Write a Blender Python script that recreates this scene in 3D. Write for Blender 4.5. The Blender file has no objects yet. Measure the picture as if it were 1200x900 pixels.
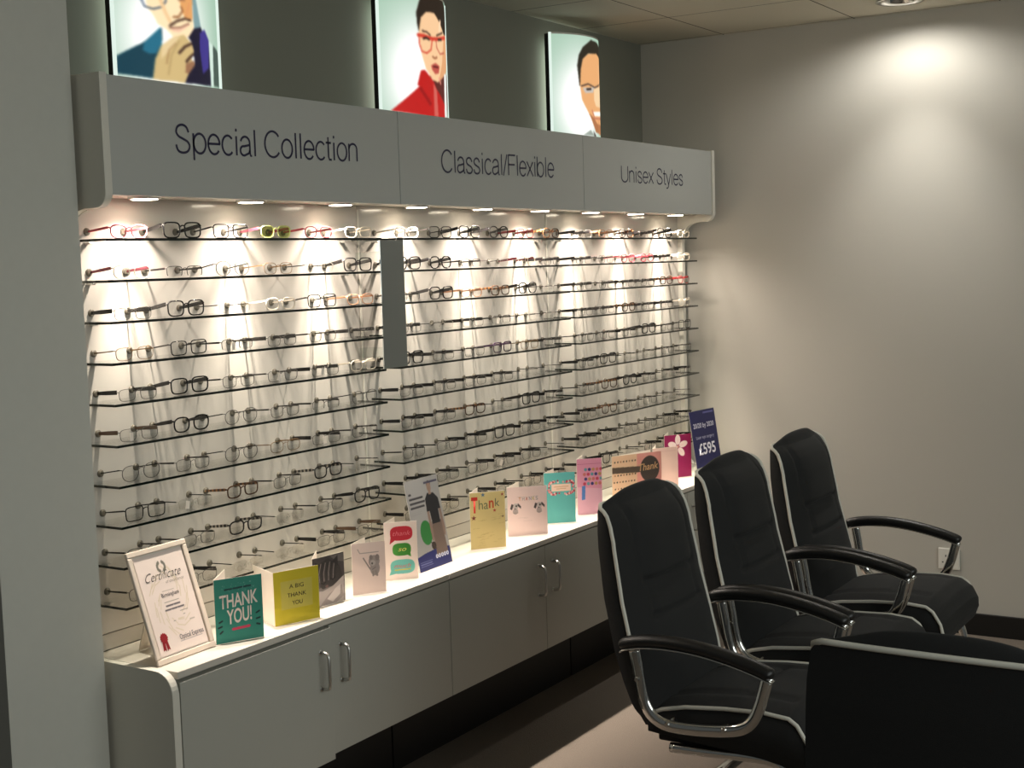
import bpy, bmesh, math, random
import numpy as np
from mathutils import Vector, Matrix

random.seed(7)
SC = bpy.context.scene
COL = SC.collection
PI = math.pi

# ------------------------------------------------------------------ helpers
def srgb(r, g, b):
    f = lambda c: (c/12.92 if c <= .04045 else ((c+.055)/1.055)**2.4)
    return (f(r/255), f(g/255), f(b/255), 1.0)

MATS = {}
def principled(name, col, rough=.5, metal=0.0, spec=.5, bump=None, sheen=0, coat=0, noise=None):
    m = bpy.data.materials.new(name); m.use_nodes = True
    nt = m.node_tree; b = nt.nodes['Principled BSDF']
    b.inputs['Base Color'].default_value = col
    b.inputs['Roughness'].default_value = rough
    b.inputs['Metallic'].default_value = metal
    b.inputs['Specular IOR Level'].default_value = spec
    b.inputs['Sheen Weight'].default_value = sheen
    b.inputs['Coat Weight'].default_value = coat
    if noise:
        sc, amt = noise
        tc = nt.nodes.new('ShaderNodeTexCoord'); n = nt.nodes.new('ShaderNodeTexNoise')
        n.inputs['Scale'].default_value = sc; n.inputs['Detail'].default_value = 6
        nt.links.new(tc.outputs['Object'], n.inputs['Vector'])
        mx = nt.nodes.new('ShaderNodeMix'); mx.data_type = 'RGBA'
        mx.inputs[6].default_value = tuple(c*(1-amt) for c in col[:3])+(1,)
        mx.inputs[7].default_value = tuple(min(1, c*(1+amt)) for c in col[:3])+(1,)
        nt.links.new(n.outputs['Fac'], mx.inputs[0]); nt.links.new(mx.outputs[2], b.inputs['Base Color'])
    if bump:
        sc, st = bump
        tc = nt.nodes.new('ShaderNodeTexCoord'); n = nt.nodes.new('ShaderNodeTexNoise')
        n.inputs['Scale'].default_value = sc; n.inputs['Detail'].default_value = 4
        nt.links.new(tc.outputs['Object'], n.inputs['Vector'])
        bp = nt.nodes.new('ShaderNodeBump'); bp.inputs['Strength'].default_value = st; bp.inputs['Distance'].default_value = .01
        nt.links.new(n.outputs['Fac'], bp.inputs['Height']); nt.links.new(bp.outputs['Normal'], b.inputs['Normal'])
    MATS[name] = m
    return m

def clear(name, tint, gloss=.1, rough=.02, fres=True):
    """thin clear sheet: lets light straight through, with a mirror-like sheen"""
    m = bpy.data.materials.new(name); m.use_nodes = True
    nt = m.node_tree; nt.nodes.remove(nt.nodes['Principled BSDF'])
    out = nt.nodes['Material Output']
    t = nt.nodes.new('ShaderNodeBsdfTransparent'); t.inputs['Color'].default_value = tint
    g = nt.nodes.new('ShaderNodeBsdfGlossy'); g.inputs['Roughness'].default_value = rough
    mx = nt.nodes.new('ShaderNodeMixShader')
    if fres:
        lw = nt.nodes.new('ShaderNodeLayerWeight'); lw.inputs['Blend'].default_value = .5
        pw = nt.nodes.new('ShaderNodeMath'); pw.operation = 'POWER'; pw.inputs[1].default_value = 5
        ma = nt.nodes.new('ShaderNodeMath'); ma.operation = 'MULTIPLY_ADD'; ma.inputs[1].default_value = .55; ma.inputs[2].default_value = .025
        nt.links.new(lw.outputs['Facing'], pw.inputs[0]); nt.links.new(pw.outputs[0], ma.inputs[0]); nt.links.new(ma.outputs[0], mx.inputs[0])
    else:
        mx.inputs[0].default_value = gloss
    nt.links.new(t.outputs[0], mx.inputs[1]); nt.links.new(g.outputs[0], mx.inputs[2])
    nt.links.new(mx.outputs[0], out.inputs['Surface'])
    MATS[name] = m
    return m

def emissive(name, col, strength):
    m = bpy.data.materials.new(name); m.use_nodes = True
    b = m.node_tree.nodes['Principled BSDF']
    b.inputs['Base Color'].default_value = (0, 0, 0, 1)
    b.inputs['Emission Color'].default_value = col
    b.inputs['Emission Strength'].default_value = strength
    MATS[name] = m
    return m

def printed(name, emit=0.0, rough=.55):
    m = bpy.data.materials.new(name); m.use_nodes = True
    nt = m.node_tree; b = nt.nodes['Principled BSDF']
    a = nt.nodes.new('ShaderNodeAttribute'); a.attribute_name = 'ink'
    b.inputs['Roughness'].default_value = rough
    if emit:
        b.inputs['Base Color'].default_value = (.02, .02, .02, 1)
        nt.links.new(a.outputs['Color'], b.inputs['Emission Color'])
        b.inputs['Emission Strength'].default_value = emit
        b.inputs['Specular IOR Level'].default_value = .2
    else:
        nt.links.new(a.outputs['Color'], b.inputs['Base Color'])
    MATS[name] = m
    return m

def tag(o, label=None, cat=None, group=None, kind=None):
    if label: o['label'] = label
    if cat: o['category'] = cat
    if group: o['group'] = group
    if kind: o['kind'] = kind
    return o

def empty(name, loc=(0, 0, 0), rz=0):
    o = bpy.data.objects.new(name, None); COL.objects.link(o)
    o.empty_display_size = .05
    o.location = loc; o.rotation_euler = (0, 0, rz)
    return o

def link(name, me, mat=None, parent=None, smooth=False, loc=None):
    o = bpy.data.objects.new(name, me); COL.objects.link(o)
    if mat is not None and len(me.materials) == 0:
        for m in (mat if isinstance(mat, (list, tuple)) else [mat]): me.materials.append(m)
    if smooth:
        me.polygons.foreach_set('use_smooth', [True]*len(me.polygons))
    if parent: o.parent = parent
    if loc: o.location = loc
    return o

def from_bm(name, bm, mat=None, parent=None, smooth=False):
    bmesh.ops.recalc_face_normals(bm, faces=bm.faces)
    me = bpy.data.meshes.new(name); bm.to_mesh(me); bm.free()
    return link(name, me, mat, parent, smooth)

def bm_box(bm, x0, x1, y0, y1, z0, z1, mat=0, bevel=0, seg=2):
    r = bmesh.ops.create_cube(bm, size=1)
    vs = r['verts']
    for v in vs:
        v.co.x = x0 if v.co.x < 0 else x1
        v.co.y = y0 if v.co.y < 0 else y1
        v.co.z = z0 if v.co.z < 0 else z1
    fs = set(f for v in vs for f in v.link_faces)
    for f in fs: f.material_index = mat
    if bevel:
        es = list(set(e for v in vs for e in v.link_edges))
        bmesh.ops.bevel(bm, geom=es, offset=bevel, segments=seg, affect='EDGES', profile=.5)

def box(name, x0, x1, y0, y1, z0, z1, mat=None, parent=None, bevel=0, seg=2):
    bm = bmesh.new(); bm_box(bm, x0, x1, y0, y1, z0, z1, 0, bevel, seg)
    return from_bm(name, bm, mat, parent)

def bm_sweep(bm, pts, ra, rb=None, k=8, closed=False, up=None, cap=True, scale=None):
    """tube along pts; ra = radius along side vector, rb = radius along the normal of the side"""
    rb = ra if rb is None else rb
    P = [Vector(p) for p in pts]; n = len(P); rings = []
    prev = None
    for i in range(n):
        a = P[(i-1) % n] if (closed or i > 0) else P[i]
        b = P[(i+1) % n] if (closed or i < n-1) else P[i]
        t = (b-a).normalized()
        if up is not None:
            s = Vector(up); s = (s - t*s.dot(t)).normalized()
        else:
            if prev is None:
                s = Vector((0, 0, 1)) if abs(t.z) < .9 else Vector((1, 0, 0))
            else: s = prev
            s = (s - t*s.dot(t)).normalized(); prev = s
        q = t.cross(s)
        f = scale[i] if scale else 1
        rings.append([bm.verts.new(P[i] + s*(math.cos(2*PI*j/k)*ra*f) + q*(math.sin(2*PI*j/k)*rb*f)) for j in range(k)])
    m = n if closed else n-1
    for i in range(m):
        A, B = rings[i], rings[(i+1) % n]
        for j in range(k):
            bm.faces.new((A[j], A[(j+1) % k], B[(j+1) % k], B[j]))
    if cap and not closed:
        bm.faces.new(list(reversed(rings[0]))); bm.faces.new(rings[-1])

def smooth_path(pts, n=6, closed=False):
    """Catmull-Rom through pts"""
    P = [Vector(p) for p in pts]; out = []
    N = len(P); rng = N if closed else N-1
    for i in range(rng):
        p0 = P[(i-1) % N] if (closed or i > 0) else P[i]
        p1 = P[i]; p2 = P[(i+1) % N]
        p3 = P[(i+2) % N] if (closed or i+2 < N) else p2
        for j in range(n):
            t = j/n
            out.append(.5*((2*p1)+(p2-p0)*t+(2*p0-5*p1+4*p2-p3)*t*t+(3*p1-p0-3*p2+p3)*t**3))
    if not closed: out.append(P[-1])
    return out

def bm_cyl(bm, c, axis, r, h, k=20, r2=None, mat=0):
    """cylinder from c along axis with length h"""
    a = Vector(axis).normalized()
    s = Vector((0, 0, 1)) if abs(a.z) < .9 else Vector((1, 0, 0))
    s = (s-a*s.dot(a)).normalized(); q = a.cross(s)
    c = Vector(c); r2 = r if r2 is None else r2
    A = [bm.verts.new(c+s*math.cos(2*PI*i/k)*r+q*math.sin(2*PI*i/k)*r) for i in range(k)]
    B = [bm.verts.new(c+a*h+s*math.cos(2*PI*i/k)*r2+q*math.sin(2*PI*i/k)*r2) for i in range(k)]
    fs = [bm.faces.new((A[i], A[(i+1) % k], B[(i+1) % k], B[i])) for i in range(k)]
    fs += [bm.faces.new(list(reversed(A))), bm.faces.new(B)]
    for f in fs: f.material_index = mat

def prism(name, poly, axis, a0, a1, mat=None, parent=None, bevel=0):
    """extrude a 2-D outline; axis 'y': poly is (x,z); axis 'x': poly is (y,z)"""
    bm = bmesh.new()
    if axis == 'y': mk = lambda p, a: (p[0], a, p[1])
    elif axis == 'x': mk = lambda p, a: (a, p[0], p[1])
    else: mk = lambda p, a: (p[0], p[1], a)
    A = [bm.verts.new(mk(p, a0)) for p in poly]; B = [bm.verts.new(mk(p, a1)) for p in poly]
    n = len(poly)
    for i in range(n): bm.faces.new((A[i], A[(i+1) % n], B[(i+1) % n], B[i]))
    f1 = bm.faces.new(list(reversed(A))); f2 = bm.faces.new(B)
    if bevel:
        es = list(f1.edges)+list(f2.edges)
        bmesh.ops.bevel(bm, geom=es, offset=bevel, segments=2, affect='EDGES', profile=.5)
    return from_bm(name, bm, mat, parent)

def arc(cx, cz, r, a0, a1, n=8):
    return [(cx+r*math.cos(math.radians(a0+(a1-a0)*i/n)), cz+r*math.sin(math.radians(a0+(a1-a0)*i/n))) for i in range(n+1)]

# ---- flat artwork painted on a fine grid of vertices ('ink' attribute)
def paint(nu, nv, W, H, base, layers, sub=2, soft=0):
    us = (np.arange((nu+1)*sub)+.5)/sub-.5; vs = (np.arange((nv+1)*sub)+.5)/sub-.5
    U, V = np.meshgrid(us/nu, vs/nv)
    img = np.zeros(U.shape+(3,)); bc = base(U, V) if callable(base) else np.array(base, float)
    img[...] = bc
    def inside(poly):
        m = np.zeros(U.shape, bool); n = len(poly)
        for i in range(n):
            x1, y1 = poly[i]; x2, y2 = poly[(i+1) % n]
            if y1 == y2: continue
            c = ((y1 > V) != (y2 > V)) & (U < (x2-x1)*(V-y1)/(y2-y1)+x1)
            m ^= c
        return m
    for L in layers:
        k, col, pts = L[0], np.array(L[1], float), L[2]
        if k == 'p': m = inside(pts)
        elif k == 's':
            w = L[3]/2; m = np.zeros(U.shape, bool)
            for (x1, y1), (x2, y2) in zip(pts[:-1], pts[1:]):
                dx, dy = (x2-x1)*W, (y2-y1)*H; ll = dx*dx+dy*dy+1e-12
                t = np.clip((((U-x1)*W)*dx+((V-y1)*H)*dy)/ll, 0, 1)
                m |= np.hypot((U-x1)*W-t*dx, (V-y1)*H-t*dy) < w
        elif k == 'e':   # ellipse: centre, radii (metres)
            (cx, cy), (rx, ry) = pts
            m = ((U-cx)*W/rx)**2+((V-cy)*H/ry)**2 < 1
        img[m] = col
    img = img.reshape(nv+1, sub, nu+1, sub, 3).mean((1, 3))
    for _ in range(soft):
        p = np.pad(img, ((1, 1), (1, 1), (0, 0)), 'edge')
        img = (p[:-2, 1:-1]+p[2:, 1:-1]+p[1:-1, :-2]+p[1:-1, 2:]+2*p[1:-1, 1:-1])/6
    c = img/255.0
    return np.where(c <= .04045, c/12.92, ((c+.055)/1.055)**2.4)

def ink_grid(name, fn, nu, nv, cols, mat, parent, back=None):
    """grid mesh whose vertices sit at fn(u,v); cols is (nv+1,nu+1,3) linear"""
    verts = [fn(i/nu, j/nv) for j in range(nv+1) for i in range(nu+1)]
    faces = [(j*(nu+1)+i, j*(nu+1)+i+1, (j+1)*(nu+1)+i+1, (j+1)*(nu+1)+i) for j in range(nv) for i in range(nu)]
    me = bpy.data.meshes.new(name); me.from_pydata(verts, [], faces)
    at = me.color_attributes.new('ink', 'FLOAT_COLOR', 'POINT')
    a = np.ones((len(verts), 4), np.float32); a[:, :3] = cols.reshape(-1, 3)
    at.data.foreach_set('color', a.ravel())
    return link(name, me, mat, parent)

def text_mesh(txt, shear=0, offset=0, spacing=1.0):
    cu = bpy.data.curves.new('t', 'FONT'); cu.body = txt; cu.size = 1; cu.shear = shear; cu.offset = offset
    cu.space_character = spacing; cu.resolution_u = 4
    o = bpy.data.objects.new('t', cu); COL.objects.link(o)
    dg = bpy.context.evaluated_depsgraph_get(); dg.update()
    me = bpy.data.meshes.new_from_object(o.evaluated_get(dg))
    bpy.data.objects.remove(o); bpy.data.curves.remove(cu)
    return me

def cap_height(offset=0):
    me = text_mesh('H'); z = [v.co.y for v in me.vertices]; h = max(z)-min(z); bpy.data.meshes.remove(me); return h
CAP = cap_height()

def lettering(name, txt, fn, left, right, base, cap, mat, parent, shear=0, offset=0, rise=0, thick=0.0):
    """flat letters: fn(a, b) maps run/height (metres) to a point; fitted between left and right"""
    me = text_mesh(txt, shear, offset)
    xs = [v.co.x for v in me.vertices]; x0, x1 = min(xs), max(xs)
    sx = (right-left)/(x1-x0); sz = cap/CAP
    for v in me.vertices:
        a = left+(v.co.x-x0)*sx; b = base+v.co.y*sz+rise*(v.co.x-x0)/(x1-x0)
        v.co = fn(a, b)
    me.materials.clear()
    return link(name, me, mat, parent)

# thin sans letters drawn as strokes, for the header signs (cap height 1, x-height .72)
def A_(cx, cy, rx, ry, a0, a1, n=14):
    return [(cx+rx*math.cos(math.radians(a0+(a1-a0)*i/n)), cy+ry*math.sin(math.radians(a0+(a1-a0)*i/n))) for i in range(n+1)]
def S_(w, h):
    return [(p.x, p.y) for p in smooth_path([(w*.96, h*.74, 0), (w*.80, h*.93, 0), (w*.48, h*1.0, 0), (w*.16, h*.92, 0), (w*.05, h*.74, 0), (w*.20, h*.59, 0), (w*.52, h*.50, 0), (w*.86, h*.40, 0), (w*1.0, h*.24, 0), (w*.84, h*.06, 0), (w*.48, 0, 0), (w*.14, h*.07, 0), (0, h*.28, 0)], 4)]
GLY = {
 'S': (.66, [[(x+.05, y) for x, y in S_(.52, 1.0)]]),
 's': (.50, [[(x+.05, y) for x, y in S_(.38, .72)]]),
 'p': (.60, [[(.07, -.25), (.07, .72)], A_(.31, .36, .24, .36, 0, 360, 24)]),
 'b': (.60, [[(.07, 0), (.07, 1.0)], A_(.31, .36, .24, .36, 0, 360, 24)]),
 'e': (.57, [[(.05, .38), (.52, .38)]+A_(.285, .36, .235, .36, 3, 322, 20)]),
 'c': (.53, [A_(.285, .36, .235, .36, 42, 318, 18)]),
 'C': (.76, [A_(.40, .50, .35, .50, 38, 322, 22)]),
 'i': (.23, [[(.115, 0), (.115, .72)], [(.115, .89), (.115, 1.0)]]),
 'l': (.23, [[(.115, 0), (.115, 1.0)]]),
 'o': (.58, [A_(.29, .36, .24, .36, 0, 360, 24)]),
 'a': (.56, [A_(.26, .50, .19, .22, 170, 0, 10)+[(.45, .12), (.47, .01), (.53, .01)], [(.45, .42), (.22, .36)]+A_(.19, .19, .145, .18, 115, 300, 10)+[(.40, .10), (.45, .22)]]),
 't': (.30, [[(.13, .93), (.13, .13), (.17, .02), (.28, .01)], [(.01, .70), (.27, .70)]]),
 'n': (.56, [[(.07, 0), (.07, .72)], [(.07, .48)]+A_(.28, .50, .20, .22, 165, 0, 10)+[(.48, 0)]]),
 '/': (.30, [[(.0, -.03), (.28, 1.0)]]),
 'F': (.60, [[(.08, 0), (.08, 1.0)], [(.08, .98), (.57, .98)], [(.08, .52), (.52, .52)]]),
 'x': (.50, [[(.02, 0), (.47, .72)], [(.02, .72), (.47, 0)]]),
 'y': (.50, [[(.02, .72), (.25, .0)], [(.47, .72), (.22, -.16), (.14, -.25), (.03, -.24)]]),
 'U': (.74, [[(.08, 1.0), (.08, .34)]+A_(.37, .32, .29, .32, 180, 360, 14)+[(.66, 1.0)]]),
 ' ': (.28, []),
}
def sign_letters(name, txt, fn, left, right, base, cap, mat, parent, rise=0, wt=.088):
    pen, strokes = 0, []
    for ch in txt:
        adv, ss = GLY[ch]
        strokes += [[(x+pen, y) for x, y in s] for s in ss]; pen += adv
    xs = [p[0] for s in strokes for p in s]; x0, x1 = min(xs), max(xs); sx = (right-left)/(x1-x0)
    bm = bmesh.new()
    for s in strokes:
        n = len(s); L, R = [], []
        loop = abs(s[0][0]-s[-1][0])+abs(s[0][1]-s[-1][1]) < 1e-6
        for i in range(n):
            a = s[i-1] if i else (s[-2] if loop else s[0]); b = s[i+1] if i < n-1 else (s[1] if loop else s[-1])
            dx, dy = (b[0]-a[0])*sx, (b[1]-a[1])*cap; l = math.hypot(dx, dy); nx, ny = -dy/l*wt*cap/2, dx/l*wt*cap/2
            px, py = left+(s[i][0]-x0)*sx, base+s[i][1]*cap+rise*(s[i][0]-x0)/(x1-x0)
            L.append(bm.verts.new(fn(px+nx, py+ny))); R.append(bm.verts.new(fn(px-nx, py-ny)))
        for i in range(n-1): bm.faces.new((L[i], R[i], R[i+1], L[i+1]))
    me = bpy.data.meshes.new(name); bm.to_mesh(me); bm.free()
    return link(name, me, mat, parent)

P_SPOT, P_BEAM, P_CEIL, P_CEILB, P_FILL, P_WORLD, P_TUBE, EXPO = 13.0, 86.0, 13.0, 42.0, 20.5, .062, 1.0, 0.0
# ------------------------------------------------------------------ materials
WHITE_LAM = principled('white_laminate', srgb(214, 210, 198), .45)
TOPM = principled('worktop_laminate', srgb(204, 197, 186), .4)
VOIDM = principled('painted_dark', srgb(7, 7, 7), .9)
FASCIA = principled('fascia_laminate', srgb(178, 179, 174), .5)
DOORM = principled('door_laminate', srgb(170, 169, 160), .42)
PANELM = principled('panel_laminate', srgb(198, 192, 183), .14)
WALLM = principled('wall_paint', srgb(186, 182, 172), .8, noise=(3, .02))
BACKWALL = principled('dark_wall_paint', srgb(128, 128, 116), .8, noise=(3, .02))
PILM = principled('pilaster_paint', srgb(196, 195, 186), .75, noise=(40, .03))
BLACKM = principled('black_plinth', srgb(22, 21, 20), .5)
SKIRT = principled('black_skirting', srgb(18, 17, 16), .4)
CARPET = principled('carpet', srgb(121, 111, 100), .95, bump=(260, .6), noise=(220, .22))
CHROME = principled('chrome', (.82, .81, .79, 1), .12, 1.0)
STEEL = principled('brushed_steel', (.6, .59, .56, 1), .3, 1.0)
LETTER = principled('navy_lettering', srgb(40, 36, 66), .5)
GLASS = clear('shelf_glass', (.986, .990, .985, 1))
GLASSEDGE = principled('glass_edge', srgb(14, 26, 22), .15)
LENS = clear('lens', (.975, .975, .97, 1), gloss=.05, fres=False)
LENSGREEN = clear('lens_green', (.80, .86, .52, 1), gloss=.07, fres=False)
ACRYL = clear('clear_acrylic', (.93, .95, .94, 1))
DISC = principled('holder_rubber', srgb(94, 88, 76), .5)
FABRIC = principled('black_fabric', srgb(17, 17, 17), .8, bump=(700, .25), sheen=.03)
PIPING = principled('grey_piping', srgb(214, 210, 198), .6)
VINYL = principled('black_vinyl', srgb(24, 23, 22), .38, bump=(300, .1))
UNDER = principled('black_underside', srgb(14, 14, 14), .7)
MIRROR = principled('mirror_glass', (.50, .54, .56, 1), .03, 1.0)
PLASTIC = principled('white_plastic', srgb(225, 222, 212), .35)
PAPER = principled('white_card', srgb(238, 228, 216), .7)
PRINT = printed('printed_card')
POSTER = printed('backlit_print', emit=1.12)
LAMP = emissive('lamp_face', (1, .86, .66, 1), 25)
LBEDGE = emissive('light_box_edge', (.85, 1.0, .90, 1), .9)

def ceiling_material():
    m = bpy.data.materials.new('ceiling_tiles'); m.use_nodes = True
    nt = m.node_tree; b = nt.nodes['Principled BSDF']; b.inputs['Roughness'].default_value = .9
    tc = nt.nodes.new('ShaderNodeTexCoord'); sp = nt.nodes.new('ShaderNodeSeparateXYZ')
    nt.links.new(tc.outputs['Object'], sp.inputs[0])
    masks = []
    for ax, off, step in (('X', .19, .57), ('Y', 2.335, .525)):
        a = nt.nodes.new('ShaderNodeMath'); a.operation = 'SUBTRACT'; a.inputs[1].default_value = off-10*step
        nt.links.new(sp.outputs[ax], a.inputs[0])
        d = nt.nodes.new('ShaderNodeMath'); d.operation = 'MODULO'; d.inputs[1].default_value = step
        nt.links.new(a.outputs[0], d.inputs[0])
        c = nt.nodes.new('ShaderNodeMath'); c.operation = 'LESS_THAN'; c.inputs[1].default_value = .006
        nt.links.new(d.outputs[0], c.inputs[0]); masks.append(c)
    mx = nt.nodes.new('ShaderNodeMath'); mx.operation = 'MAXIMUM'
    nt.links.new(masks[0].outputs[0], mx.inputs[0]); nt.links.new(masks[1].outputs[0], mx.inputs[1])
    mix = nt.nodes.new('ShaderNodeMix'); mix.data_type = 'RGBA'
    mix.inputs[6].default_value = srgb(205, 200, 184); mix.inputs[7].default_value = srgb(70, 66, 58)
    nt.links.new(mx.outputs[0], mix.inputs[0]); nt.links.new(mix.outputs[2], b.inputs['Base Color'])
    return m
CEIL = ceiling_material()

# ------------------------------------------------------------------ the room
YR, XB, ZC, ZTOP = 3.41, -.205, 2.488, .6403
def struct(o): o['kind'] = 'structure'; return o
struct(box('floor', XB-.1, 5.0, -4.2, YR+.1, -.08, 0, CARPET))
bm = bmesh.new()          # ceiling with a square opening for the recessed downlight
LX, LY, LH = 1.03, 3.13, .064
for q in ((XB-.1, LX-LH, -1.2, YR+.1), (LX+LH, 3.4, -1.2, YR+.1), (LX-LH, LX+LH, -1.2, LY-LH), (LX-LH, LX+LH, LY+LH, YR+.1)): bm_box(bm, *q, ZC, ZC+.08)
struct(from_bm('ceiling', bm, CEIL))
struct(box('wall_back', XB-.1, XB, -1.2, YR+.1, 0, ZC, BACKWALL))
struct(box('wall_right', XB, 5.0, YR, YR+.1, 0, ZC, WALLM))
struct(box('baseboard_right', .32, 5.0, YR-.014, YR-.001, 0, .088, SKIRT, bevel=.003))
struct(box('wall_pilaster', XB, .088, -.285, -.018, 0, ZC, PILM))
struct(box('dark_slab', XB+.01, -.06, -1.2, -.285, 0, 2.1, VOIDM))  # black slab standing in for the unlit space left of the pilaster

# ------------------------------------------------------------------ display wall
BAYS = [0, 1.1, 2.2]
BAYNAME = ['Special Collection', 'Classical/Flexible', 'Unisex Styles']
XH, ZHB, ZHT = .1637, 1.724, 1.992
XC, ZDB = .2905, .274
YEND = 3.318
ends = [(0.016, 1.1), (1.1, 2.2), (2.2, YEND)]

# end panels: C-shaped side boards running behind header, shelves and cabinet
def end_panel(name, y0, y1, label):
    p = [(-.02, 0.0), (XC+.004, 0.0), (XC+.004, ZTOP-.05)]
    p += arc(XC-.046, ZTOP-.048, .05, 0, 90, 8)
    p += [(.05, ZTOP+.002), (.024, ZTOP+.03), (.02, ZTOP+.1), (.02, ZHB-.13)]
    p += arc(.02+.075, ZHB-.028-.075, .075, 180, 90, 8)[1:]
    p += arc(XH-.03, ZHB-.028+.034, .034, -90, 0, 8)
    p += [(XH+.004, ZHT+.004), (-.02, ZHT+.004)]
    o = prism(name, p, 'y', y0, y1, WHITE_LAM, None, bevel=.0015)
    tag(o, label, 'end panel', 'white end panels of the display unit'); return o
end_panel('end_panel', -.006, .015, 'white C-shaped end panel of the display unit beside the grey pilaster')
end_panel('end_panel', YEND+.001, 3.345, 'white C-shaped end panel of the display unit beside the right-hand wall')

SPOTY = [.183+.3667*k for k in range(9)]
for b, (y0, y1) in enumerate(ends):
    h = empty('display_header', ((XH+.0)/2, (y0+y1)/2, ZHB))
    ox, oy, oz = h.location
    tag(h, ['white lit header reading Special Collection, above the shelves nearest the pilaster',
            'white lit header reading Classical/Flexible, between the other two headers',
            'white lit header reading Unisex Styles, nearest the right-hand wall'][b], 'header', 'headers above the spectacle shelves')
    g = .0012
    def hb(name, a, bb, c, d, e, f, m, bev=0): return box(name, a-ox, bb-ox, c-oy, d-oy, e-oz, f-oz, m, h, bev)
    hb('fascia', XH-.018, XH, y0+g, y1-g, ZHB, ZHT, FASCIA, .0012)
    hb('soffit', .0008, XH-.018, y0+g, y1-g, ZHB+.004, ZHB+.02, WHITE_LAM)
    hb('back_board', .0008, .012, y0+g, y1-g, ZHB+.0205, ZHT-.01, WHITE_LAM)
    l, r, zb, cap, rise = [(.220, .904, 1.829, .066, .010), (1.315, 1.988, 1.826, .067, .008), (2.491, 3.029, 1.836, .060, .003)][b]
    fn = lambda a, c: (XH+.0007-ox, a-oy, c-oz)
    sign_letters('lettering', BAYNAME[b], fn, l, r, zb, cap, LETTER, h, rise)
    for y in SPOTY[3*b:3*b+3]:
        bm = bmesh.new()
        bm_cyl(bm, (.088-ox, y-oy, ZHB+.0035-oz), (0, 0, -1), .040, .006, 28, .037)
        d = from_bm('downlight', bm, STEEL, h)
        bm = bmesh.new(); bm_cyl(bm, (.088-ox, y-oy, ZHB-.0024-oz), (0, 0, -1), .031, .0012, 28)
        from_bm('lamp_face', bm, LAMP, d)

# back panels with rubber temple holders
K, P0, DP, SEP = 10, .078, .1722, .1115
ZS = [1.6254-.09592*k for k in range(K)]
def slot(b, i): return BAYS[b]+P0+DP*i
bm = bmesh.new(); bm_cyl(bm, (0, 0, 0), (1, 0, 0), .0092, .003, 16, .0088); bm_cyl(bm, (.003, 0, 0), (1, 0, 0), .0078, .002, 16, .0060)
bmesh.ops.recalc_face_normals(bm, faces=bm.faces)
disc_me = bpy.data.meshes.new('temple_holder'); bm.to_mesh(disc_me); bm.free(); disc_me.materials.append(DISC)
disc_me.polygons.foreach_set('use_smooth', [False]*len(disc_me.polygons))
for b, (y0, y1) in enumerate(ends):
    p = empty('display_board', (0, (y0+y1)/2, ZTOP)); ox, oy, oz = p.location
    tag(p, ['white back panel with round temple holders under the Special Collection header',
            'white back panel with round temple holders under the Classical/Flexible header',
            'white back panel with round temple holders under the Unisex Styles header'][b], 'back panel', 'back panels behind the spectacle shelves')
    box('board', -.018, 0, y0+.002-oy, y1-.002-oy, .042, ZHB+.0195-oz, PANELM, p, .001)
    box('upstand', -.018, -.001, y0+.002-oy, y1-.002-oy, .001, .040, PANELM, p, .001)
    if b: box('joint_strip', .0003, .003, y0-.004-oy, y0+.004-oy, .05, ZHB-oz-.008, WHITE_LAM, p, .001)
    hs = []
    for k in range(K):
        for i in range(6):
            for s in (0, 1): hs.append((k, i, slot(b, i)+s*SEP, ZS[k]+.022))
    # the hundred that show largest stay single parts, the rest are one part
    order = sorted(hs, key=lambda q: (q[2]+2.15)**2+(q[3]-1.54)**2)
    for q in order[:100]:
        o = bpy.data.objects.new('temple_holder', disc_me); COL.objects.link(o); o.parent = p
        o.location = (.0003, q[2]-oy, q[3]-oz)
    bm = bmesh.new()
    for q in order[100:]:
        bm_cyl(bm, (.0003, q[2]-oy, q[3]-oz), (1, 0, 0), .0092, .003, 12, .0088)
        bm_cyl(bm, (.0033, q[2]-oy, q[3]-oz), (1, 0, 0), .0078, .002, 12, .0060)
    o = from_bm('temple_holders', bm, DISC, p); o['kind'] = 'stuff'

# glass shelves
ORD = ['top', 'second', 'third', 'fourth', 'fifth', 'sixth', 'seventh', 'eighth', 'ninth', 'lowest']
for b in range(3):
    for k in range(K):
        bm = bmesh.new()
        bm_box(bm, .0015, .1145, BAYS[b]+.034, BAYS[b]+1.066, ZS[k]-.003, ZS[k]+.003)
        bm.normal_update()
        for f in bm.faces: f.material_index = 0 if (abs(f.normal.z) > .5 or f.normal.x < -.5) else 1
        s = from_bm('glass_shelf', bm, None, None)
        s.data.materials.append(GLASS); s.data.materials.append(GLASSEDGE)
        tag(s, '%s clear glass shelf below the %s header' % (ORD[k], BAYNAME[b]), 'shelf', 'glass shelves of the spectacle display')
        for yy in (BAYS[b]+.075, BAYS[b]+1.02):
            box('shelf_clip', .0005, .020, yy-.007, yy+.007, ZS[k]-.0075, ZS[k]-.0032, STEEL, s, .001)

# narrow mirror in the gap between the first two bays
m = empty('mirror', (.118, 1.103, 1.246)); tag(m, 'narrow grey mirror strip hanging between the first two bays of shelves', 'mirror')
box('glass', 0, .005, -.057, .057, 0, .376, MIRROR, m, .0008)
for z in (.03, .315):
    box('bracket', -.114, -.0005, -.026, .026, z, z+.028, ACRYL, m, .001)

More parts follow.
